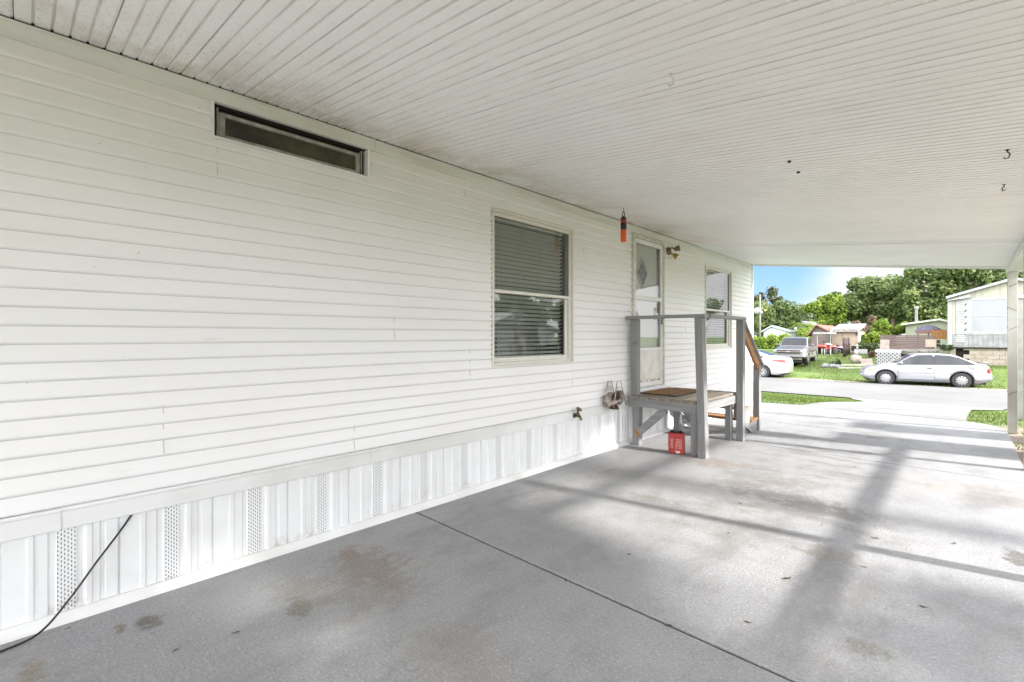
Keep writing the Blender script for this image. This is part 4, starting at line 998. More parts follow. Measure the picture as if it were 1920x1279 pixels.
w = MB(); w.bb(-.06, .10, -.07, -.015, zb_-.05, ze_-.05); w.build('corner_trim', white_r, t)
w = MB()
for r in range(int((zb_-.1)/.2)+2):
    for c in range(10):
        xa = .5+c*.4+(r % 2)*.2
        if xa < WT: w.bb(xa, min(xa+.39, WT), .06, .25, -.1+r*.2, min(-.1+r*.2+.19, zb_-.06))
w.build('block_skirt', block, t)
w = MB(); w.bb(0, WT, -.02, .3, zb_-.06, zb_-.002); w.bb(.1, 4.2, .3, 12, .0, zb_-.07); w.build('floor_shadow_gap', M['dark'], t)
w = MB()
for x in (.02,): w.bb(x, x+.2, -.02, .3, -.1, zb_-.07)
w.build('pier', block, t)
# teal hose pot
p = P(1868, 663, 30.2*.70); y_ = yT-.35; p = Vector((xL+2.52, y_, ground(xL+2.5, y_)))
t = thing('hose_reel', 'teal plastic hose reel standing against the trailer skirt', 'hose reel', p)
f = MB(); f.bb(-.26, -.20, -.15, .15, 0, .34); f.bb(.20, .26, -.15, .15, 0, .34); f.bb(-.26, .26, -.16, .16, .02, .07); f.build('stand', teal, t, bevel=.015)
f = MB(); f.lathe([(.0, -.19), (.22, -.19), (.22, -.16), (.13, -.15), (.13, .15), (.22, .16), (.22, .19), (0, .19)], (0, 0, .34), 20, 'x'); f.build('drum', teal, t)
f = MB(); f.tube([(.165*math.cos(a*.35), 0, 0) and (-.13+.26*a/70, .16*math.cos(a*.6), .34+.16*math.sin(a*.6)) for a in range(70)], .018, 6); f.build('hose', M['pewter'], t)
# wooden deck wall, lattice and odds and ends left of the trailer
yD = 31.5
def at(px, y, z=None, py=None):
    r = ray(px, 630 if py is None else py); s = y/r.y
    return Vector((D0+r.x*s, y, (H0+r.z*s) if z is None else z))
def rect(f, px0, py0, px1, py1, y, th=.06, mi=0):
    a, b = at(px0, y, py=py0), at(px1, y, py=py1); c, d = at(px1, y, py=py0), at(px0, y, py=py1)
    f.prism([a, c, b, d], (0, th, 0), mi)
def wall_thing(name, label, cat, px, y):
    g = at(px, y, 0); g.z = ground(g.x, g.y); return thing(name, label, cat, g)
def part(f, name, m, t, **k):
    o = f.build(name, m, t, **k); o.location = -t.location; return o
t = wall_thing('deck_wall', 'weathered brown board deck wall with pale patches left of the trailer', 'deck', 1700, yD)
f = MB()
for k in range(7):
    a, b = 627+k*4.1, 627+(k+1)*4.1-.35; rect(f, 1649+(k % 2), a+(1.5 if k == 0 else 0), 1752, b, yD, .05)
part(f, 'boards', brown_w, t)
f = MB(); rect(f, 1650.5, 637, 1668, 654.5, yD-.05, .03); part(f, 'pale_patch', mat_var('weathered plywood', (.36, .32, .28), (.27, .24, .21), 4, .8), t)
f = MB(); rect(f, 1735, 636.5, 1755, 651, yD-.05, .03); part(f, 'pale_patch', stucco, t)
f = MB(); rect(f, 1642, 654.5, 1758, 659, yD-.35, .40); rect(f, 1690, 660.5, 1758, 663.5, yD-.25, .28); part(f, 'deck_edge', mat_var('grey deck edge', (.30, .27, .26), (.19, .17, .165), 5, .85, stretch=(.5, 1, 4)), t)
f = MB()
for q in (1650, 1690, 1722, 1754): rect(f, q, 657, q+3, 676, yD+.1, .1)
rect(f, 1643, 659.5, 1700, 690, yD+1.2, .05); part(f, 'deck_post', M['dark'], t)
t = wall_thing('lattice_panel', 'white diagonal lattice panel below the brown deck', 'lattice', 1668, yD-.5)
f = MB(); y = yD-.5; a, b = at(1643, y, py=660.5), at(1689, y, py=684.5); w_, h_ = b.x-a.x, a.z-b.z
k = -h_
while k < w_:
    for s in (1, -1):
        p0, p1 = max(0, k), min(w_, k+h_)
        if p1-p0 > .05:
            if s == 1: A, B = (a.x+p0, y, b.z+(p0-k)), (a.x+p1, y, b.z+(p1-k))
            else: A, B = (a.x+p0, y-.012, a.z-(p0-k)), (a.x+p1, y-.012, a.z-(p1-k))
            f.beam(A, B, .010, .055, 0)
    k += .165
part(f, 'slats', white_r, t, recalc=False)
f = MB(); f.bb(a.x-.05, b.x+.02, y-.03, y+.02, a.z, a.z+.14); part(f, 'top_board', mat_var('pale lilac grey board', (.52, .50, .52), (.42, .40, .42), 4, .7), t)
t = wall_thing('board_stack', 'orange stained plank screen on the deck beside the trailer', 'screen', 1760, yD+.6)
f = MB()
for k in range(6): rect(f, 1746+k*4.9, 618+(k % 2), 1750.6+k*4.9, 636, yD+.6, .04)
part(f, 'planks', orange_w, t)
f = MB()
for q in (1748, 1770): rect(f, q, 636, q+2.5, 664, yD+.65, .06)
part(f, 'frame', brown_w, t)
t = wall_thing('deck_cabinet', 'small pale cabinet with two dark openings next to the trailer corner', 'cabinet', 1763, yD+.2)
f = MB(); rect(f, 1755.5, 636.5, 1776, 652.5, yD+.2, .35); rect(f, 1755, 652.8, 1779, 664, yD+.18, .38); part(f, 'carcass', greenish, t)
f = MB(); rect(f, 1757, 637.5, 1762.5, 643, yD+.17, .02); rect(f, 1757, 645, 1762.5, 650, yD+.17, .02); part(f, 'opening', M['dark'], t)
t = wall_thing('patio_umbrella', 'dark domed canopy rising behind the brown deck wall', 'canopy', 1741, yD+2.5)
f = MB(); c = at(1741, yD+2.5, py=622); n = 10; ap = at(1741, yD+2.5, py=609)
vs = [ap]
for q in (.45, .8, 1.0): vs += [(c.x+.62*q*math.cos(2*math.pi*i/n), yD+2.5+.62*q*math.sin(2*math.pi*i/n), ap.z-(ap.z-c.z)*q**2.1) for i in range(n)]
f.add(vs, [(0, 1+i, 1+(i+1) % n) for i in range(n)]+[(1+r*n+i, 1+(r+1)*n+i, 1+(r+1)*n+(i+1) % n, 1+r*n+(i+1) % n) for r in (0, 1) for i in range(n)])
part(f, 'canopy', mat_var('slate blue canopy', (.10, .10, .13), (.06, .06, .085), 4, .8), t, recalc=False)
f = MB(); f.tube([(c.x, yD+2.5, ground(c.x, yD+2.5)), (c.x, yD+2.5, ap.z-.02)], .03, 8); part(f, 'pole', M['black'], t)
t = wall_thing('deck_table', 'reddish board ledge behind the brown deck wall', 'table', 1735, yD+1.3)
f = MB(); rect(f, 1717, 620.5, 1752, 625.5, yD+1.3, .6); part(f, 'top', wood_mat('red brown boards', (.23, .11, .085), (.15, .075, .06), 0), t)
f = MB()
for q in (1720, 1747): rect(f, q, 626, q+2, 664, yD+1.5, .07)
part(f, 'leg', brown_w, t)
# houses farther back
def gable_house(name, label, px0, px1, pyb, pye, pya, y, m_wall, m_roof, depth=8, apx=None, th=.14, over=.25, eave=None):
    a, b = at(px0, y, py=pye), at(px1, y, py=pye if eave is None else eave); ap = at(apx if apx else (px0+px1)/2, y, py=pya)
    base = (ground(a.x, y))
    t = thing(name, label, 'house', ((a.x+b.x)/2, y, base))
    f = MB(); f.prism([(a.x, y, base-.3), (b.x, y, base-.3), (b.x, y, b.z), (ap.x, y, ap.z), (a.x, y, a.z)], (0, depth, 0)); part(f, 'wall', m_wall, t)
    f = MB(); sl1, sl2 = (ap.z-a.z)/(ap.x-a.x), (ap.z-b.z)/(b.x-ap.x)
    lo1, lo2 = (a.x-over, a.z-over*sl1), (b.x+over, b.z-over*sl2)
    f.prism([(lo1[0], y-.3, lo1[1]+.01), (ap.x, y-.3, ap.z+.01), (lo2[0], y-.3, lo2[1]+.01), (lo2[0], y-.3, lo2[1]+th), (ap.x, y-.3, ap.z+th), (lo1[0], y-.3, lo1[1]+th)], (0, depth+.6, 0)); part(f, 'roof', m_roof, t)
    return t
t = gable_house('green_house', 'low pale green house with a shallow roof behind the deck', 1698, 1800, 640, 609.5, 601, 47, greenish, mat_var('sage roof edge', (.50, .53, .44), (.40, .43, .35), 3, .6), 9, 1762)
f = MB(); rect(f, 1720, 614, 1724.5, 618.5, 46.96, .03); part(f, 'window', M['dark'], t)
f = MB(); c = at(1718, 48, py=603); f.lathe([(.09, -.3), (.09, 1.0), (.14, 1.02), (.14, 1.15)], c, 10); part(f, 'vent_pipe', white_r, t)
t = gable_house('red_roof_shed', 'small dark gabled shed with a red brown roof beyond the pickup', 1522, 1556, 680, 623, 611, 44, mat_var('brown shed wall', (.20, .16, .15), (.15, .12, .11), 4, .85), shingle, 6, 1532, .10)
t = wall_thing('cream_shed', 'cream painted shed with double doors and a nearly flat roof', 'shed', 1585, 42)
f = MB(); a, b = at(1560, 42, py=622), at(1609, 42, py=662); f.bb(a.x, b.x, 42, 45, ground(a.x, 42)-.2, a.z); part(f, 'wall', stucco, t)
f = MB(); a2 = at(1559, 42, py=622.5); b2 = at(1611, 42, py=620); f.prism([(a2.x-.05, 41.75, a2.z), (b2.x, 41.75, a2.z), (b2.x, 45.3, a2.z+.55), (a2.x-.05, 45.3, a2.z+.55), ], (0, 0, .10)); part(f, 'roof', roofgrey, t)
f = MB(); rect(f, 1562, 617, 1608, 622.5, 41.7, .06); part(f, 'roof_edge', mat_var('weathered roof edge', (.34, .31, .29), (.22, .2, .19), 8, .8), t)
for q in ((1565, 1579.6), (1580.4, 1604)):
    f = MB(); rect(f, q[0], 625, q[1], 661, 41.95, .04); d = part(f, 'door', stucco, t)
f = MB(); rect(f, 1604.5, 624, 1606.5, 629, 41.93, .05); part(f, 'lamp', M['black'], t)
f = MB(); rect(f, 1596, 649, 1606, 657, 41.90, .05); part(f, 'low_opening', M['dark'], t)
t = gable_house('white_roof_house', 'small house with a bright pale metal roof showing above the hedge', 1432, 1476, 650, 621, 612.5, 62, mat_var('light grey wall', (.55, .58, .62), (.48, .50, .54), 3, .7), mat_var('pale blue white roof', (.46, .48, .53), (.40, .42, .46), 4, .45), 10, 1447)
t = gable_house('pale_roof_cottage', 'faint grey roof half hidden by trees above the hedge', 1494, 1512, 640, 609, 603.5, 66, greenish, roofgrey, 9, 1500)
# small canopy beside the shed
t = wall_thing('white_awning', 'flat white awning on thin posts between the pickup and the cream shed', 'awning', 1545, 40)
f = MB(); a, b = at(1531, 40, py=626.5), at(1560, 40, py=624); f.bb(a.x, b.x, 39, 41.5, a.z, a.z+.12); part(f, 'top', white_r, t, bevel=.01)
for q in (1533, 1558):
    p = at(q, 39.2, 0); f = MB(); f.bb(p.x-.02, p.x+.02, 39.1, 39.14, ground(p.x, 39), a.z); part(f, 'post', white_r, t)
# charred posts by the shed
for i, (px, ph) in enumerate([(1583, 633), (1587, 635), (1591.5, 633.5)]):
    t = wall_thing('timber_post', ['left of three dark timber posts by the cream shed, the tallest', 'middle of three dark timber posts by the cream shed', 'right of three dark timber posts by the cream shed, set farther back'][i], 'post', px, 38+i*.9); prop(t, group='dark posts by the shed')
    p = t.location; tp = at(px, p.y, py=ph); f = MB(); f.tube([(0, 0, -.1), (.01, 0, (tp.z-p.z)*.5), (.0, 0, tp.z-p.z)], [.085, .08, .07], 8); f.build('shaft', wood_mat('charred timber', (.07, .05, .045), (.04, .03, .028), 2), t)
    f = MB(); f.bb(-.09, .09, -.09, .09, tp.z-p.z-.5, tp.z-p.z-.44); f.build('band', M['rust'], t)
# red quad bike and lilac bicycle-like cart
def bike(px, py, D, label, m1, m2, name, cat, s=1.0, rz=0.0):
    p = T(px, py); t = thing(name, label, cat, p, rz)
    for x in (-.55*s, .55*s):
        for y in (-.3*s, .3*s):
            f = MB(); f.lathe([(.10*s, -.08*s), (.2*s, -.1*s), (.27*s, -.07*s), (.27*s, .07*s), (.2*s, .1*s), (.10*s, .08*s)], (0, 0, 0), 16, 'y'); f.lathe([(0, 0), (.10*s, .0)], (0, 0, 0), 10, 'y'); f.build('wheel', tyre, t, loc=(x, y, .27*s))
    f = MB(); f.blob((.50*s, 0, .68*s), .38*s, 1, 1.1, .42, .1); f.blob((-.5*s, 0, .66*s), .36*s, 1, 1.15, .4, .1, seed=4); f.bb(-.5*s, .5*s, -.2*s, .2*s, .4*s, .62*s); f.build('body', m1, t)
    f = MB(); f.blob((-.15*s, 0, .84*s), .3*s, 1.2, .6, .35, .1); f.build('saddle', m2, t)
    f = MB(); f.tube([(.35*s, 0, .6*s), (.25*s, 0, 1.05*s)], .03*s, 6); f.tube([(.2*s, -.35*s, 1.05*s), (.25*s, 0, 1.08*s), (.2*s, .35*s, 1.05*s)], .022*s, 6); f.build('handlebar', M['black'], t)
    return t
redp = paint('faded red plastic', (.42, .07, .06)); lil = paint('faded lilac plastic', (.34, .24, .36))
bike(1550, 664, 36, 'faded red quad bike under the white awning', redp, white_r, 'quad_bike', 'quad bike', .82, R(235)); bike(1570, 662, 38, 'small lilac ride-on quad beside the red quad bike', lil, M['black'], 'ride_on_quad', 'quad bike', .62, R(120))
for i, (px, py, ph) in enumerate([(1541, 668, 655), (1546, 668, 656), (1557, 667, 657)]):
    p = T(px, py); tp = P(px, ph, (p-Vector((D0, 0, H0))).dot(Vector((-SN, CS, 0)))); f = MB(); f.tube([(0, 0, -.05), (0, 0, tp.z-p.z)], .022, 7); f.blob((0, 0, tp.z-p.z), .035, amp=0); o = f.build('garden_stake', white_r, loc=p)
    prop(o, ['thin white garden stake closest to the pickup', 'thin white garden stake in front of the red quad bike wheel', 'thin white garden stake right of the red quad bike wheel'][i], 'stake', 'white stakes on the lawn')
# lawn statue, planter, rocks, tangled dry shrub
p = T(1606, 681); t = thing('goose_statue', 'white garden statue standing on a pinkish rock by the low wall', 'statue', p)
f = MB(); f.blob((0, 0, .25), .30, 1, .8, 1.0, .2, seed=3); f.build('rock', mat_var('pink grey rock', (.46, .38, .34), (.34, .28, .25), 5, .8), t)
f = MB(); f.blob((.02, 0, .62), .17, .8, .8, 1.25, .05); f.tube([(.03, 0, .72), (.04, 0, .92), (.03, 0, 1.02)], [.08, .055, .045], 10); f.blob((.02, 0, 1.06), .075, 1.2, .9, 1, .03); f.lathe([(.03, 0), (.0, -.09)], (-.07, 0, 1.05), 8, 'x'); f.build('figure', white_r, t)
p = T(1612, 676); t = thing('garden_sign', 'short white board sign behind the garden statue', 'sign', p)
f = MB(); f.bb(-.34, .34, .35, .38, .42, .70); f.build('board', white_r, t, bevel=.01); f = MB(); f.bb(-.26, -.22, .381, .41, -.1, .68); f.bb(.22, .26, .381, .41, -.1, .68); f.build('stake', brown_w, t)
t = wall_thing('low_wall', 'low pinkish block wall between the statue and the lattice', 'wall', 1625, 31)
f = MB()
for k in range(5):
    for r in range(2): q = 1613+k*4.4+(r*1.5); rect(f, q, 673+r*5, q+4.2, 677.7+r*5, 31, .2)
part(f, 'blocks', mat_var('pinkish block', (.44, .36, .32), (.36, .29, .26), 4, .85), t)
t = wall_thing('garden_edging', 'grey timber edging of the raised bed left of the silver hatchback', 'edging', 1595, 29)
f = MB(); rect(f, 1577, 683, 1640, 686, 29.2, .15); rect(f, 1572, 689, 1630, 691, 28, .14); part(f, 'timber', mat_var('pale weathered timber', (.42, .40, .34), (.30, .28, .23), 5, .85, stretch=(.4, 2, 3)), t)
p = T(1567, 689); t = thing('rock_pile', 'pile of pale grey rocks with a dark shrub on the lawn', 'rocks', p)
random.seed(31)
for i in range(7):
    f = MB(); r = random.uniform(.10, .2); f.blob((0, 0, r*.4), r, 1.3, 1, .7, .25, seed=i); f.build('rock', mat_var('grey rock', (.27, .27, .275), (.18, .18, .185), 6, .85) if i == 0 else bpy.data.materials['grey rock'], t, loc=(random.uniform(-.55, .6), random.uniform(-.3, .3), 0))
# satellite dish on a mast, utility pole
p = T(1425, 668); D_ = 46; g = P(1425, 640, D_); base = Vector((g.x, g.y, ground(g.x, g.y)))
t = thing('utility_pole', 'slim pale utility pole carrying a round white disc, beside the house corner', 'pole', base)
zt_ = P(1425, 552, D_).z-base.z; f = MB(); f.tube([(0, 0, -.2), (0, 0, zt_)], [.10, .075], 10); f.build('shaft', post_m, t)
zd_ = P(1425, 583, D_).z-base.z; f = MB(); f.lathe([(.0, .0), (.18, .02), (.30, .09), (.33, .14), (.31, .14), (.17, .05), (0, .04)], (0, 0, 0), 20, 'y'); o = f.build('disc', white_r, t, loc=(-.18, -.30, zd_)); o.rotation_euler = (0, 0, R(14))
f = MB(); f.tube([(0, 0, zd_-.1), (.14, -.1, zd_-.05), (.22, -.22, zd_+.1)], .035, 7); f.bb(.08, .24, -.2, -.06, zd_-.25, zd_-.02); f.build('bracket', white_r, t)
# second square post just outside the carport corner
b = F(1913, 775); t = thing('square_post', 'square white post beyond the carport corner post at the right edge', 'post', (b[0], b[1], ground(*b)))
f = MB(); f.bb(-.075, .075, -.075, .075, -.05, 2.10); f.build('shaft', pq := mat_var('dull grey white post', (.36, .36, .335), (.28, .275, .25), 5, .6), t, bevel=.01)
f = MB(); f.lathe([(.085, 2.101), (.085, 2.13), (.05, 2.17), (0, 2.18)], (0, 0, 0), 16); f.build('cap', pq, t)
f = MB(); 
for z in (.34, .62): f.bb(-.13, -.0755, -.06, -.03, z-.02, z+.02)
f.build('bracket', M['alu_dirty'], t)
# meter pedestal right of the slab: its shadow and its reflection in the window are in the photo
t = thing('meter_pedestal', 'grey electric meter pedestal beside the slab right of the carport', 'meter box', (3.72, 7.62, ground(3.7, 7.6)))
f = MB(); f.bb(-.05, .05, -.13, .13, 0, 1.34); f.build('post', pm, t, bevel=.006)
f = MB(); f.bb(-.10, .10, -.19, .19, 1.342, 1.70); f.lathe([(.09, 0), (.09, .07), (.07, .09), (0, .09)], (.101, 0, 1.55), 16, 'x'); f.build('meter_box', mat_var('grey meter box', (.28, .29, .30), (.22, .23, .24), 4, .5, .3), t, bevel=.01)
# bins added out of view to throw two wide shadow bars on the slab
for i, (bx, by) in enumerate([(4.1, 8.02), (4.12, 9.2)]):
    t = thing('wheeled_bin', ['dark green wheeled bin beside the slab next to the meter pedestal', 'dark green wheeled bin beside the slab close to the corner post'][i], 'bin', (bx, by, ground(bx, by)), R(4-9*i), 'wheeled bins beside the slab')
    gm = bpy.data.materials.get('green bin plastic') or mat_var('green bin plastic', (.03, .07, .045), (.025, .055, .035), 5, .5)
    f = MB(); q0, q1 = .24, .30
    f.add([(-q0, -q0, .06), (q0, -q0, .06), (q0, q0, .06), (-q0, q0, .06), (-q1, -q1, 1.08), (q1, -q1, 1.08), (q1, q1, 1.08), (-q1, q1, 1.08)], [(0, 3, 2, 1), (4, 5, 6, 7), (0, 1, 5, 4), (1, 2, 6, 5), (2, 3, 7, 6), (3, 0, 4, 7)]); f.build('tub', gm, t, bevel=.02)
    f = MB(); f.prism([(-.34, -.33, 1.082), (.34, -.33, 1.082), (.34, -.33, 1.12), (.12, -.33, 1.18), (-.34, -.33, 1.15)], (0, .66, 0)); f.build('lid', gm, t, bevel=.015)
    for s in (-1, 1):
        f = MB(); f.lathe([(0, -.03), (.10, -.03), (.11, 0), (.10, .03), (0, .03)], (0, 0, 0), 16, 'y'); f.build('wheel', tyre, t, loc=(.25, s*.30, .11))
    f = MB(); f.tube([(.33, -.2, 1.02), (.40, -.2, 1.06), (.40, .2, 1.06), (.33, .2, 1.02)], .016, 7); f.build('handle', gm, t)
# grey gabled house behind the photographer's right, seen reflected in the window
t = thing('grey_house', 'grey gabled house with dark windows reflected in the sash window', 'house', (20, 24.5, ground(20, 24)-.1), R(0))
f = MB(); f.prism([(0, -4.2, 0), (0, 4.2, 0), (0, 4.2, 2.55), (0, 0, 3.75), (0, -4.2, 2.55)], (11, 0, 0)); f.build('wall', mat_var('grey lap siding', (.80, .81, .83), (.72, .73, .75), 2, .7, stretch=(1, 1, 8)), t)
f = MB(); f.prism([(-.4, -4.7, 2.42), (-.4, 0, 3.76), (-.4, 4.7, 2.42), (-.4, 4.7, 2.56), (-.4, 0, 3.92), (-.4, -4.7, 2.56)], (11.8, 0, 0)); f.build('roof', white_r, t)
for y_, w_ in ((-2.6, .55), (1.9, .5)):
    f = MB(); f.bb(-.03, -.002, y_-w_, y_+w_, .9, 2.1); wo = f.build('window', white_r, t); f = MB(); f.bb(-.04, -.031, y_-w_+.07, y_+w_-.07, .97, 2.03); f.build('pane', car_glass, wo)

# ================================================================== trees and shrubs
random.seed(77)
def leaves(mb, tn, clumps, per, size, flat=.75):
    for (c, r, cr) in clumps:
        tb = random.gauss(.45, .16)
        for _ in range(per):
            while True:
                d = Vector((random.gauss(0, 1), random.gauss(0, 1), random.gauss(0, 1))); 
                if d.length > .01: break
            d.normalize(); rad = r*(random.random()**.45)*(1+.35*noise.noise(d*2.3+Vector(c)))
            p = Vector(c)+Vector((d.x, d.y, d.z*cr))*rad
            n = (d*.6+Vector((random.gauss(0, .6), random.gauss(0, .6), random.gauss(.35, .5)))).normalized()
            u = n.orthogonal().normalized(); a = random.uniform(0, 6.283); w = n.cross(u); u2 = u*math.cos(a)+w*math.sin(a); w2 = n.cross(u2)
            s = size*random.uniform(.6, 1.35)
            mb.add([p-u2*s*.6, p+w2*s*.34+n*s*.08, p+u2*s*.6, p-w2*s*.34+n*s*.08], [(0, 1, 2, 3)]); tn.append(tb+random.gauss(0, .22))
def tree(name, label, cat, base, trunk_h, blobs, leaf_m, size=.3, per=260, tr=.22, sub=5, group=None, dens=1.0):
    """blobs: list of (centre, radius, zscale) in world space"""
    base = Vector(base); t = thing(name, label, cat, base, 0, group)
    mb = MB(); tn = []; cl = []
    for (c, r, zs) in blobs:
        for k in range(sub):
            d = Vector((random.gauss(0, 1), random.gauss(0, 1), random.gauss(0, .8))).normalized()*r*random.uniform(.35, .8); d.z *= zs
            cl.append((Vector(c)-base+d, r*random.uniform(.35, .62), zs))
    leaves(mb, tn, cl, int(per*dens), size)
    o = mb.build('crown', leaf_m, t, recalc=False); tint(o, tn)
    if trunk_h > 0:
        f = MB(); top_ = Vector((random.gauss(0, .15), random.gauss(0, .15), trunk_h)); f.tube([(0, 0, -.2), top_*.5+Vector((.06, .03, 0)), top_], [tr*1.25, tr, tr*.8], 9)
        for (c, r, zs) in blobs:
            e = Vector(c)-base; f.tube([top_*random.uniform(.75, 1), (top_+e)/2+Vector((random.gauss(0, .2), random.gauss(0, .2), r*.1)), e, e+Vector((random.gauss(0, r*.4), random.gauss(0, r*.4), r*.5))], [tr*.6, tr*.42, tr*.25, tr*.08], 6)
        f.build('trunk', M['bark'], t)
    return t
def PB(px, py, D, rpx, zs=1.0): return (P(px, py, D), rpx*D/FPX, zs)
def basept(px, D): g = P(px, 640, D); return Vector((g.x, g.y, ground(g.x, g.y)))
G = 'trees beyond the yards'
tree('broadleaf_tree', 'olive green tree with a wispy pale top beside the house corner', 'tree', basept(1445, 58), 3.2, [PB(1432, 585, 58, 26), PB(1462, 590, 58, 28), PB(1480, 600, 58, 20), PB(1420, 605, 58, 22), PB(1450, 612, 58, 25)], M['leaf_mid'], .36, 300, group=G)
tree('wispy_tree', 'thin greyish tree top with gaps against the blue sky', 'tree', basept(1436, 68), 6.5, [PB(1440, 552, 68, 15, 1.3), PB(1424, 560, 68, 12), PB(1456, 561, 68, 10), PB(1440, 580, 68, 20)], M['leaf_grey'], .36, 75, .15, group=G)
tree('dark_tree', 'dark tree in the dip between the olive and the bright green tree', 'tree', basept(1500, 75), 3, [PB(1497, 592, 75, 24), PB(1515, 598, 75, 26), PB(1485, 606, 75, 22)], M['leaf_dark'], .42, 240, group=G)
tree('bright_tree', 'bright yellow green tree in the middle of the tree line', 'tree', basept(1545, 55), 2.6, [PB(1540, 574, 55, 21), PB(1560, 582, 55, 24), PB(1524, 582, 55, 18), PB(1548, 560, 55, 11), PB(1560, 598, 55, 24), PB(1532, 600, 55, 22)], M['leaf_bright'], .32, 260, group=G)
tree('tall_oak', 'tall rounded green tree right of the bright green tree', 'tree', basept(1625, 56), 4, [PB(1605, 550, 56, 30), PB(1630, 535, 56, 28), PB(1640, 565, 56, 32), PB(1600, 580, 56, 28), PB(1655, 545, 56, 28), PB(1580, 568, 56, 22), PB(1625, 595, 56, 34)], M['leaf_mid'], .36, 330, .35, group=G)
tree('tall_oak', 'dense green tree left of the widest dark tree behind the deck', 'tree', basept(1672, 54), 4, [PB(1672, 540, 54, 28), PB(1680, 565, 54, 30), PB(1660, 590, 54, 30), PB(1690, 590, 54, 28)], M['leaf_mid'], .35, 330, .3, group=G)
tree('wide_oak', 'widest and tallest dark tree behind the deck and trailer', 'tree', basept(1745, 50), 4, [PB(1722, 515, 50, 30), PB(1752, 508, 50, 32), PB(1785, 512, 50, 34), PB(1715, 550, 50, 34), PB(1750, 548, 50, 38), PB(1785, 555, 50, 38), PB(1730, 585, 50, 36), PB(1770, 590, 50, 36), PB(1695, 530, 50, 16)], M['leaf_mid'], .34, 330, .4, group=G)
tree('wide_oak', 'green tree above the trailer roof left of the corner post', 'tree', basept(1840, 48), 4, [PB(1820, 508, 48, 34), PB(1850, 510, 48, 34), PB(1875, 520, 48, 30), PB(1830, 545, 48, 36), PB(1870, 555, 48, 36)], M['leaf_mid'], .33, 330, .4, group=G)
tree('blue_oak', 'dark bluish tree behind the trailer right of the corner post', 'tree', basept(1925, 56), 4, [PB(1915, 515, 56, 34), PB(1945, 520, 56, 36), PB(1930, 555, 56, 40), PB(1970, 530, 56, 40), PB(1900, 548, 56, 30)], M['leaf_dark'], .38, 280, .4, group=G)
for i, (px, py, r, D_) in enumerate([(1560, 600, 34, 85), (1450, 605, 34, 90), (1640, 590, 48, 85), (1720, 585, 50, 85), (1800, 585, 50, 85), (1880, 580, 52, 85)]):
    tree('far_tree', ['dark far tree low behind the bright green tree', 'dark far tree low behind the house corner', 'dark far tree behind the tall rounded tree', 'dark far tree behind the brown deck', 'dark far tree behind the left part of the trailer', 'dark far tree behind the trailer gable'][i], 'tree', basept(px, D_), 3, [PB(px-18, py, D_, r*.7), PB(px+18, py-4, D_, r*.7), PB(px, py+14, D_, r*.8)], M['leaf_dark'], .6, 260, .3, group=G)
# shrubs
H = 'bright hedge shrubs behind the pickup'
for i, (px, py, r, D_, lab) in enumerate([(1424, 640, 16, 44, 'yellow green hedge shrub touching the house corner'), (1448, 637, 17, 44, 'yellow green hedge shrub left of the pickup cab'), (1474, 635, 16, 45, 'yellow green hedge shrub behind the pickup roof'), (1500, 633, 17, 46, 'yellow green hedge shrub right of the pickup cab'), (1522, 638, 15, 46, 'yellow green hedge shrub left of the white awning')]):
    tree('hedge_shrub', lab, 'shrub', basept(px, D_), 0, [PB(px, py, D_, r, .9), PB(px+4, py+12, D_, r, .9), PB(px-5, py+20, D_, r*.9)], M['leaf_bright'], .20, 230, .06, group=H)
tree('green_shrub', 'leafy shrub seen under the white awning', 'shrub', basept(1545, 47), 0, [PB(1545, 637, 47, 14), PB(1552, 646, 47, 14)], M['leaf_mid'], .2, 220)
tree('bright_shrub', 'tall yellow green shrub above the brown deck wall', 'shrub', basept(1668, 38), 1.0, [PB(1650, 608, 38, 14), PB(1672, 612, 38, 17), PB(1660, 622, 38, 18), PB(1690, 616, 38, 12), PB(1648, 625, 38, 14)], M['leaf_bright'], .19, 220, .08)
tree('bright_shrub', 'yellow green shrub right of the cream shed', 'shrub', basept(1634, 35), .6, [PB(1634, 636, 35, 14), PB(1622, 645, 35, 11), PB(1645, 640, 35, 12)], M['leaf_bright'], .17, 220, .06)
tree('dark_shrub', 'dark glossy shrub behind the garden statue', 'shrub', basept(1625, 33.5), .4, [PB(1620, 652, 33.5, 12), PB(1632, 656, 33.5, 13), PB(1612, 660, 33.5, 8), PB(1626, 666, 33.5, 12)], M['leaf_dark'], .17, 220, .06)
tree('dry_shrub', 'tangle of bare brown branches above the cream shed roof', 'shrub', basept(1615, 50), 1.2, [PB(1612, 614, 50, 15), PB(1602, 618, 50, 12), PB(1625, 616, 50, 14), PB(1635, 605, 50, 8, 1.6)], M['leaf_dry'], .26, 170, .08)
tree('dry_shrub', 'dry brown vine left of the lattice panel', 'shrub', basept(1636, 30.5), 0, [PB(1636, 668, 30.5, 7, 1.4), PB(1634, 678, 30.5, 7)], M['leaf_dry'], .13, 200, .05)
tree('rock_shrub', 'small dark shrub growing behind the rock pile', 'shrub', T(1567, 684), 0, [(T(1567, 684)+Vector((0, .3, .16)), .30, .7)], M['leaf_dark'], .10, 120)
tree('trailer_weed', 'small weed between the cabinet and the trailer corner', 'plant', at(1775, 31.0, 0) + Vector((0, 0, ground(2.2, 31))), 0, [(at(1775, 31.0, py=652), .28, 1.0)], M['leaf_grey'], .10, 90)
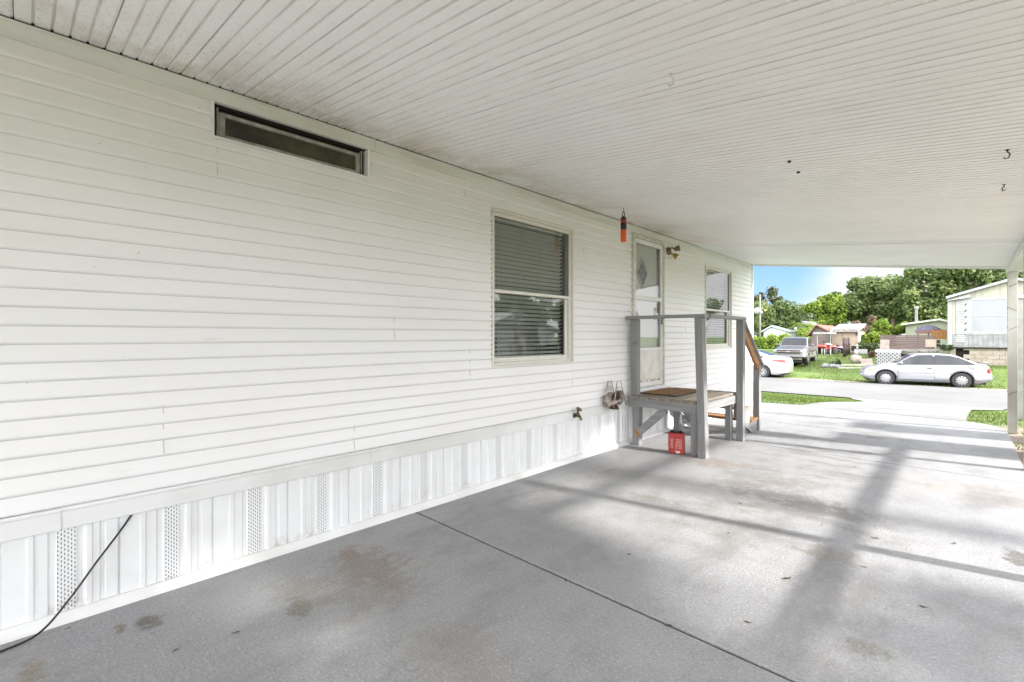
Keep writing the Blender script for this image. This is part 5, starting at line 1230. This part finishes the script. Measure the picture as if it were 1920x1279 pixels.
for i, (x_, y_, h_) in enumerate([(33, 36, 3.6), (27, 46, 3.8), (40, 29, 3.8), (22, 57, 4.0), (36, 52, 4.2)]):
    tree('yard_tree', ['leafy tree right behind the grey gabled house', 'leafy tree left of the grey gabled house along the street', 'leafy tree behind the right end of the grey gabled house', 'leafy tree farthest up the street beyond the grey gabled house', 'broad leafy tree in the far yard behind the grey gabled house'][i], 'tree', (x_, y_, ground(x_, y_)), 2.5, [(Vector((x_+dx, y_+dy, h_+dz)), r_, .9) for dx, dy, dz, r_ in ((0, 0, 0, 2.6), (1.2, -2.2, .6, 2.3), (-1, 2.2, .4, 2.4), (.3, .4, 2.2, 2.2), (0, 0, -1.8, 2.4))], M['leaf_mid'], .42, 230, .3, group='trees round the grey house')
# palm above the red roofed shed
b = basept(1515, 52); t = thing('palm_tree', 'small palm with arching fronds left of the red roofed shed', 'palm', b)
hc = P(1515, 612, 52).z-b.z; f = MB(); f.tube([(0, 0, -.1), (.05, 0, hc*.5), (0, 0, hc)], [.16, .13, .12], 9); f.build('trunk', M['bark'], t)
mb = MB(); tn = []
for k in range(22):
    a = random.uniform(0, 6.283); el = random.uniform(-.2, 1.2); Lf = random.uniform(1.3, 1.9); pts = [Vector((math.cos(a)*Lf*q*math.cos(el*(1-q)), math.sin(a)*Lf*q*math.cos(el*(1-q)), hc+Lf*(q*math.sin(el)-.55*q*q))) for q in (0, .25, .5, .75, 1)]
    for i in range(4):
        for j in range(4):
            p = pts[i].lerp(pts[i+1], j/4); d = (pts[i+1]-pts[i]).normalized(); sd = d.cross(Vector((0, 0, 1))).normalized()
            for s in (1, -1): mb.add([p, p+d*.06, p+sd*s*.34+d*.24-Vector((0, 0, .12))], [(0, 1, 2)]); tn.append(random.random())
o = mb.build('fronds', M['leaf_bright'], t, recalc=False); tint(o, tn)
# trees and bushes to the right of the carport: they cast the dappled shade on the slab
random.seed(404)
tree('side_tree', 'broad tree right of the carport throwing dappled shade on the slab', 'tree', (8.6, .6, ground(8.6, .6)), 2.0,
    [(Vector((8.6, y_, z_)), r_, .95) for y_, z_, r_ in [(4.5, 5.1, .6), (3.9, 5.05, .5), (2.9, 4.95, .55), (2.2, 4.85, .5), (4.2, 4.85, .4), (5.4, 5.15, .5), (1.6, 5.2, .8), (1.7, 4.5, .5), (1.0, 4.5, .8), (2.6, 5.4, .7), (3.4, 5.3, .6), (3.95, 3.0, .5), (3.7, 4.2, .65), (3.3, 5.0, .45), (2.9, 2.9, .9), (2.3, 5.2, .65), (.9, 5.1, .8), (3.1, 3.8, .65), (2.0, 2.2, 1.0), (1.7, 3.6, 1.1), (.9, 2.2, 1.0), (.8, 3.8, 1.0)]], M['leaf_mid'], .17, 330, .2, sub=6)
tree('side_bush', 'bushy shrub right of the carport near the photographer', 'shrub', (6.4, 1.2, ground(6, 0)), .4, [(Vector((6.4, y_, .85)), 1.0, .9) for y_ in (2.3, 1.2, .2)], M['leaf_mid'], .13, 520, .06, sub=6)
tree('side_tree', 'slim trunked tree right of the carport beside the street', 'tree', (9.8, 5.92, ground(9.8, 6)), 5.2, [(Vector((9.9, 6.0, 6.6)), 1.8, .7), (Vector((11, 7, 7.0)), 1.8, .7), (Vector((9.4, 4.6, 6.8)), 1.4, .7)], M['leaf_mid'], .2, 260, .15)

# ================================================================== light, sky, camera
EL, SUNV = None, Vector((1.0, .20, .555)).normalized()
el = math.asin(SUNV.z); az = math.atan2(SUNV.x, SUNV.y)
ld_ = bpy.data.lights.new('sun', 'SUN'); ld_.energy = SUN_E; ld_.angle = R(2.8); ld_.color = (1.0, .965, .91)
so = bpy.data.objects.new('sun', ld_); COL.objects.link(so); so.location = (20, 4, 12); so.rotation_euler = (-SUNV).to_track_quat('-Z', 'Y').to_euler()
w = bpy.data.worlds.new('World'); sc.world = w; w.use_nodes = True; nt = w.node_tree; N = nt.nodes; Lk = nt.links
bg = N['Background']; bg.inputs['Strength'].default_value = SKY_S
sky = N.new('ShaderNodeTexSky'); sky.sky_type = 'NISHITA'; sky.sun_disc = False; sky.sun_elevation = el; sky.sun_rotation = az; sky.air_density = 1.0; sky.dust_density = .6; sky.ozone_density = 1.5
tc = N.new('ShaderNodeTexCoord'); mp = N.new('ShaderNodeMapping'); mp.inputs['Scale'].default_value = (1.0, 1.0, 2.4); mp.inputs['Location'].default_value = (.35, .1, .2)
nz = N.new('ShaderNodeTexNoise'); nz.inputs['Scale'].default_value = 2.6; nz.inputs['Detail'].default_value = 8; nz.inputs['Roughness'].default_value = .55
Lk.new(tc.outputs['Generated'], mp.inputs['Vector']); Lk.new(mp.outputs[0], nz.inputs['Vector'])
# cloud bank: everything right of the blue gap over the house corner
dt = N.new('ShaderNodeVectorMath'); dt.operation = 'DOT_PRODUCT'; gd = ray(1150, 380).normalized(); dt.inputs[1].default_value = gd; Lk.new(tc.outputs['Generated'], dt.inputs[0])
mr = N.new('ShaderNodeMapRange'); mr.inputs['From Min'].default_value = .905; mr.inputs['From Max'].default_value = .955; mr.inputs['To Min'].default_value = .42; mr.inputs['To Max'].default_value = -.62; Lk.new(dt.outputs['Value'], mr.inputs['Value'])
ad = N.new('ShaderNodeMath'); ad.operation = 'ADD'; Lk.new(nz.outputs['Fac'], ad.inputs[0]); Lk.new(mr.outputs[0], ad.inputs[1])
mk = N.new('ShaderNodeMapRange'); mk.interpolation_type = 'SMOOTHSTEP'; mk.inputs['From Min'].default_value = .28; mk.inputs['From Max'].default_value = .92; Lk.new(ad.outputs[0], mk.inputs['Value'])
sh = N.new('ShaderNodeMapRange'); sh.inputs['From Min'].default_value = .3; sh.inputs['From Max'].default_value = .75; sh.inputs['To Min'].default_value = CLOUD*.70; sh.inputs['To Max'].default_value = CLOUD*1.12; Lk.new(nz.outputs['Fac'], sh.inputs['Value'])
cc = N.new('ShaderNodeMix'); cc.data_type = 'RGBA'; cc.blend_type = 'MULTIPLY'; cc.inputs[0].default_value = 1; cc.inputs[6].default_value = (.96, .965, 1.0, 1)
sx_ = N.new('ShaderNodeSeparateXYZ'); Lk.new(tc.outputs['Generated'], sx_.inputs[0])
def sky_part(vec, lo, hi, amt):
    d = N.new('ShaderNodeVectorMath'); d.operation = 'DOT_PRODUCT'; d.inputs[1].default_value = Vector(vec).normalized(); Lk.new(tc.outputs['Generated'], d.inputs[0])
    m = N.new('ShaderNodeMapRange'); m.interpolation_type = 'SMOOTHSTEP'; m.inputs['From Min'].default_value = lo; m.inputs['From Max'].default_value = hi; m.inputs['To Max'].default_value = amt; Lk.new(d.outputs['Value'], m.inputs['Value']); return m.outputs[0]
def addn(*q):
    r = q[0]
    for k in q[1:]:
        a_ = N.new('ShaderNodeMath'); a_.operation = 'ADD'; Lk.new(r, a_.inputs[0])
        if isinstance(k, float): a_.inputs[1].default_value = k
        else: Lk.new(k, a_.inputs[1])
        r = a_.outputs[0]
    return r
# cloud brightened sunward, overhead and behind the camera as unseen fill for the carport
ze_o = addn(sky_part((.98, .15, .15), .25, .95, SUNSIDE), sky_part((0, 0, 1), .15, .9, ZEN), sky_part((0, -1, .1), .2, .9, BACK), .168)
mz_ = N.new('ShaderNodeMath'); mz_.operation = 'MULTIPLY'; Lk.new(sh.outputs[0], mz_.inputs[0]); Lk.new(ze_o, mz_.inputs[1]); Lk.new(mz_.outputs[0], cc.inputs[7])
sb = N.new('ShaderNodeMix'); sb.data_type = 'RGBA'; sb.blend_type = 'MULTIPLY'; sb.inputs[0].default_value = 1; sb.inputs[7].default_value = (*BLUE, 1); Lk.new(sky.outputs[0], sb.inputs[6])
mx = N.new('ShaderNodeMix'); mx.data_type = 'RGBA'; Lk.new(mk.outputs[0], mx.inputs[0]); Lk.new(sb.outputs[2], mx.inputs[6]); Lk.new(cc.outputs[2], mx.inputs[7]); Lk.new(mx.outputs[2], bg.inputs['Color'])
cd = bpy.data.cameras.new('camera'); cam = bpy.data.objects.new('camera', cd); COL.objects.link(cam)
cd.sensor_width = 36; cd.lens = FPX/1920*36; cd.clip_end = 2000; cd.clip_start = .02
cd.shift_y = (639.5-HOR)/1920*-1
cam.location = (D0, 0, H0); cam.rotation_euler = (R(90), 0, YAW); sc.camera = cam
vs_ = sc.view_settings; vs_.view_transform = 'Standard'; vs_.look = 'None'; vs_.gamma = 1; vs_.exposure = EXPO
sc.render.engine = 'CYCLES'; cy_ = sc.cycles; cy_.max_bounces = 10; cy_.diffuse_bounces = 6; cy_.glossy_bounces = 4; cy_.transparent_max_bounces = 16; cy_.use_denoising = True; cy_.caustics_reflective = False; cy_.caustics_refractive = False; cy_.sample_clamp_indirect = 8
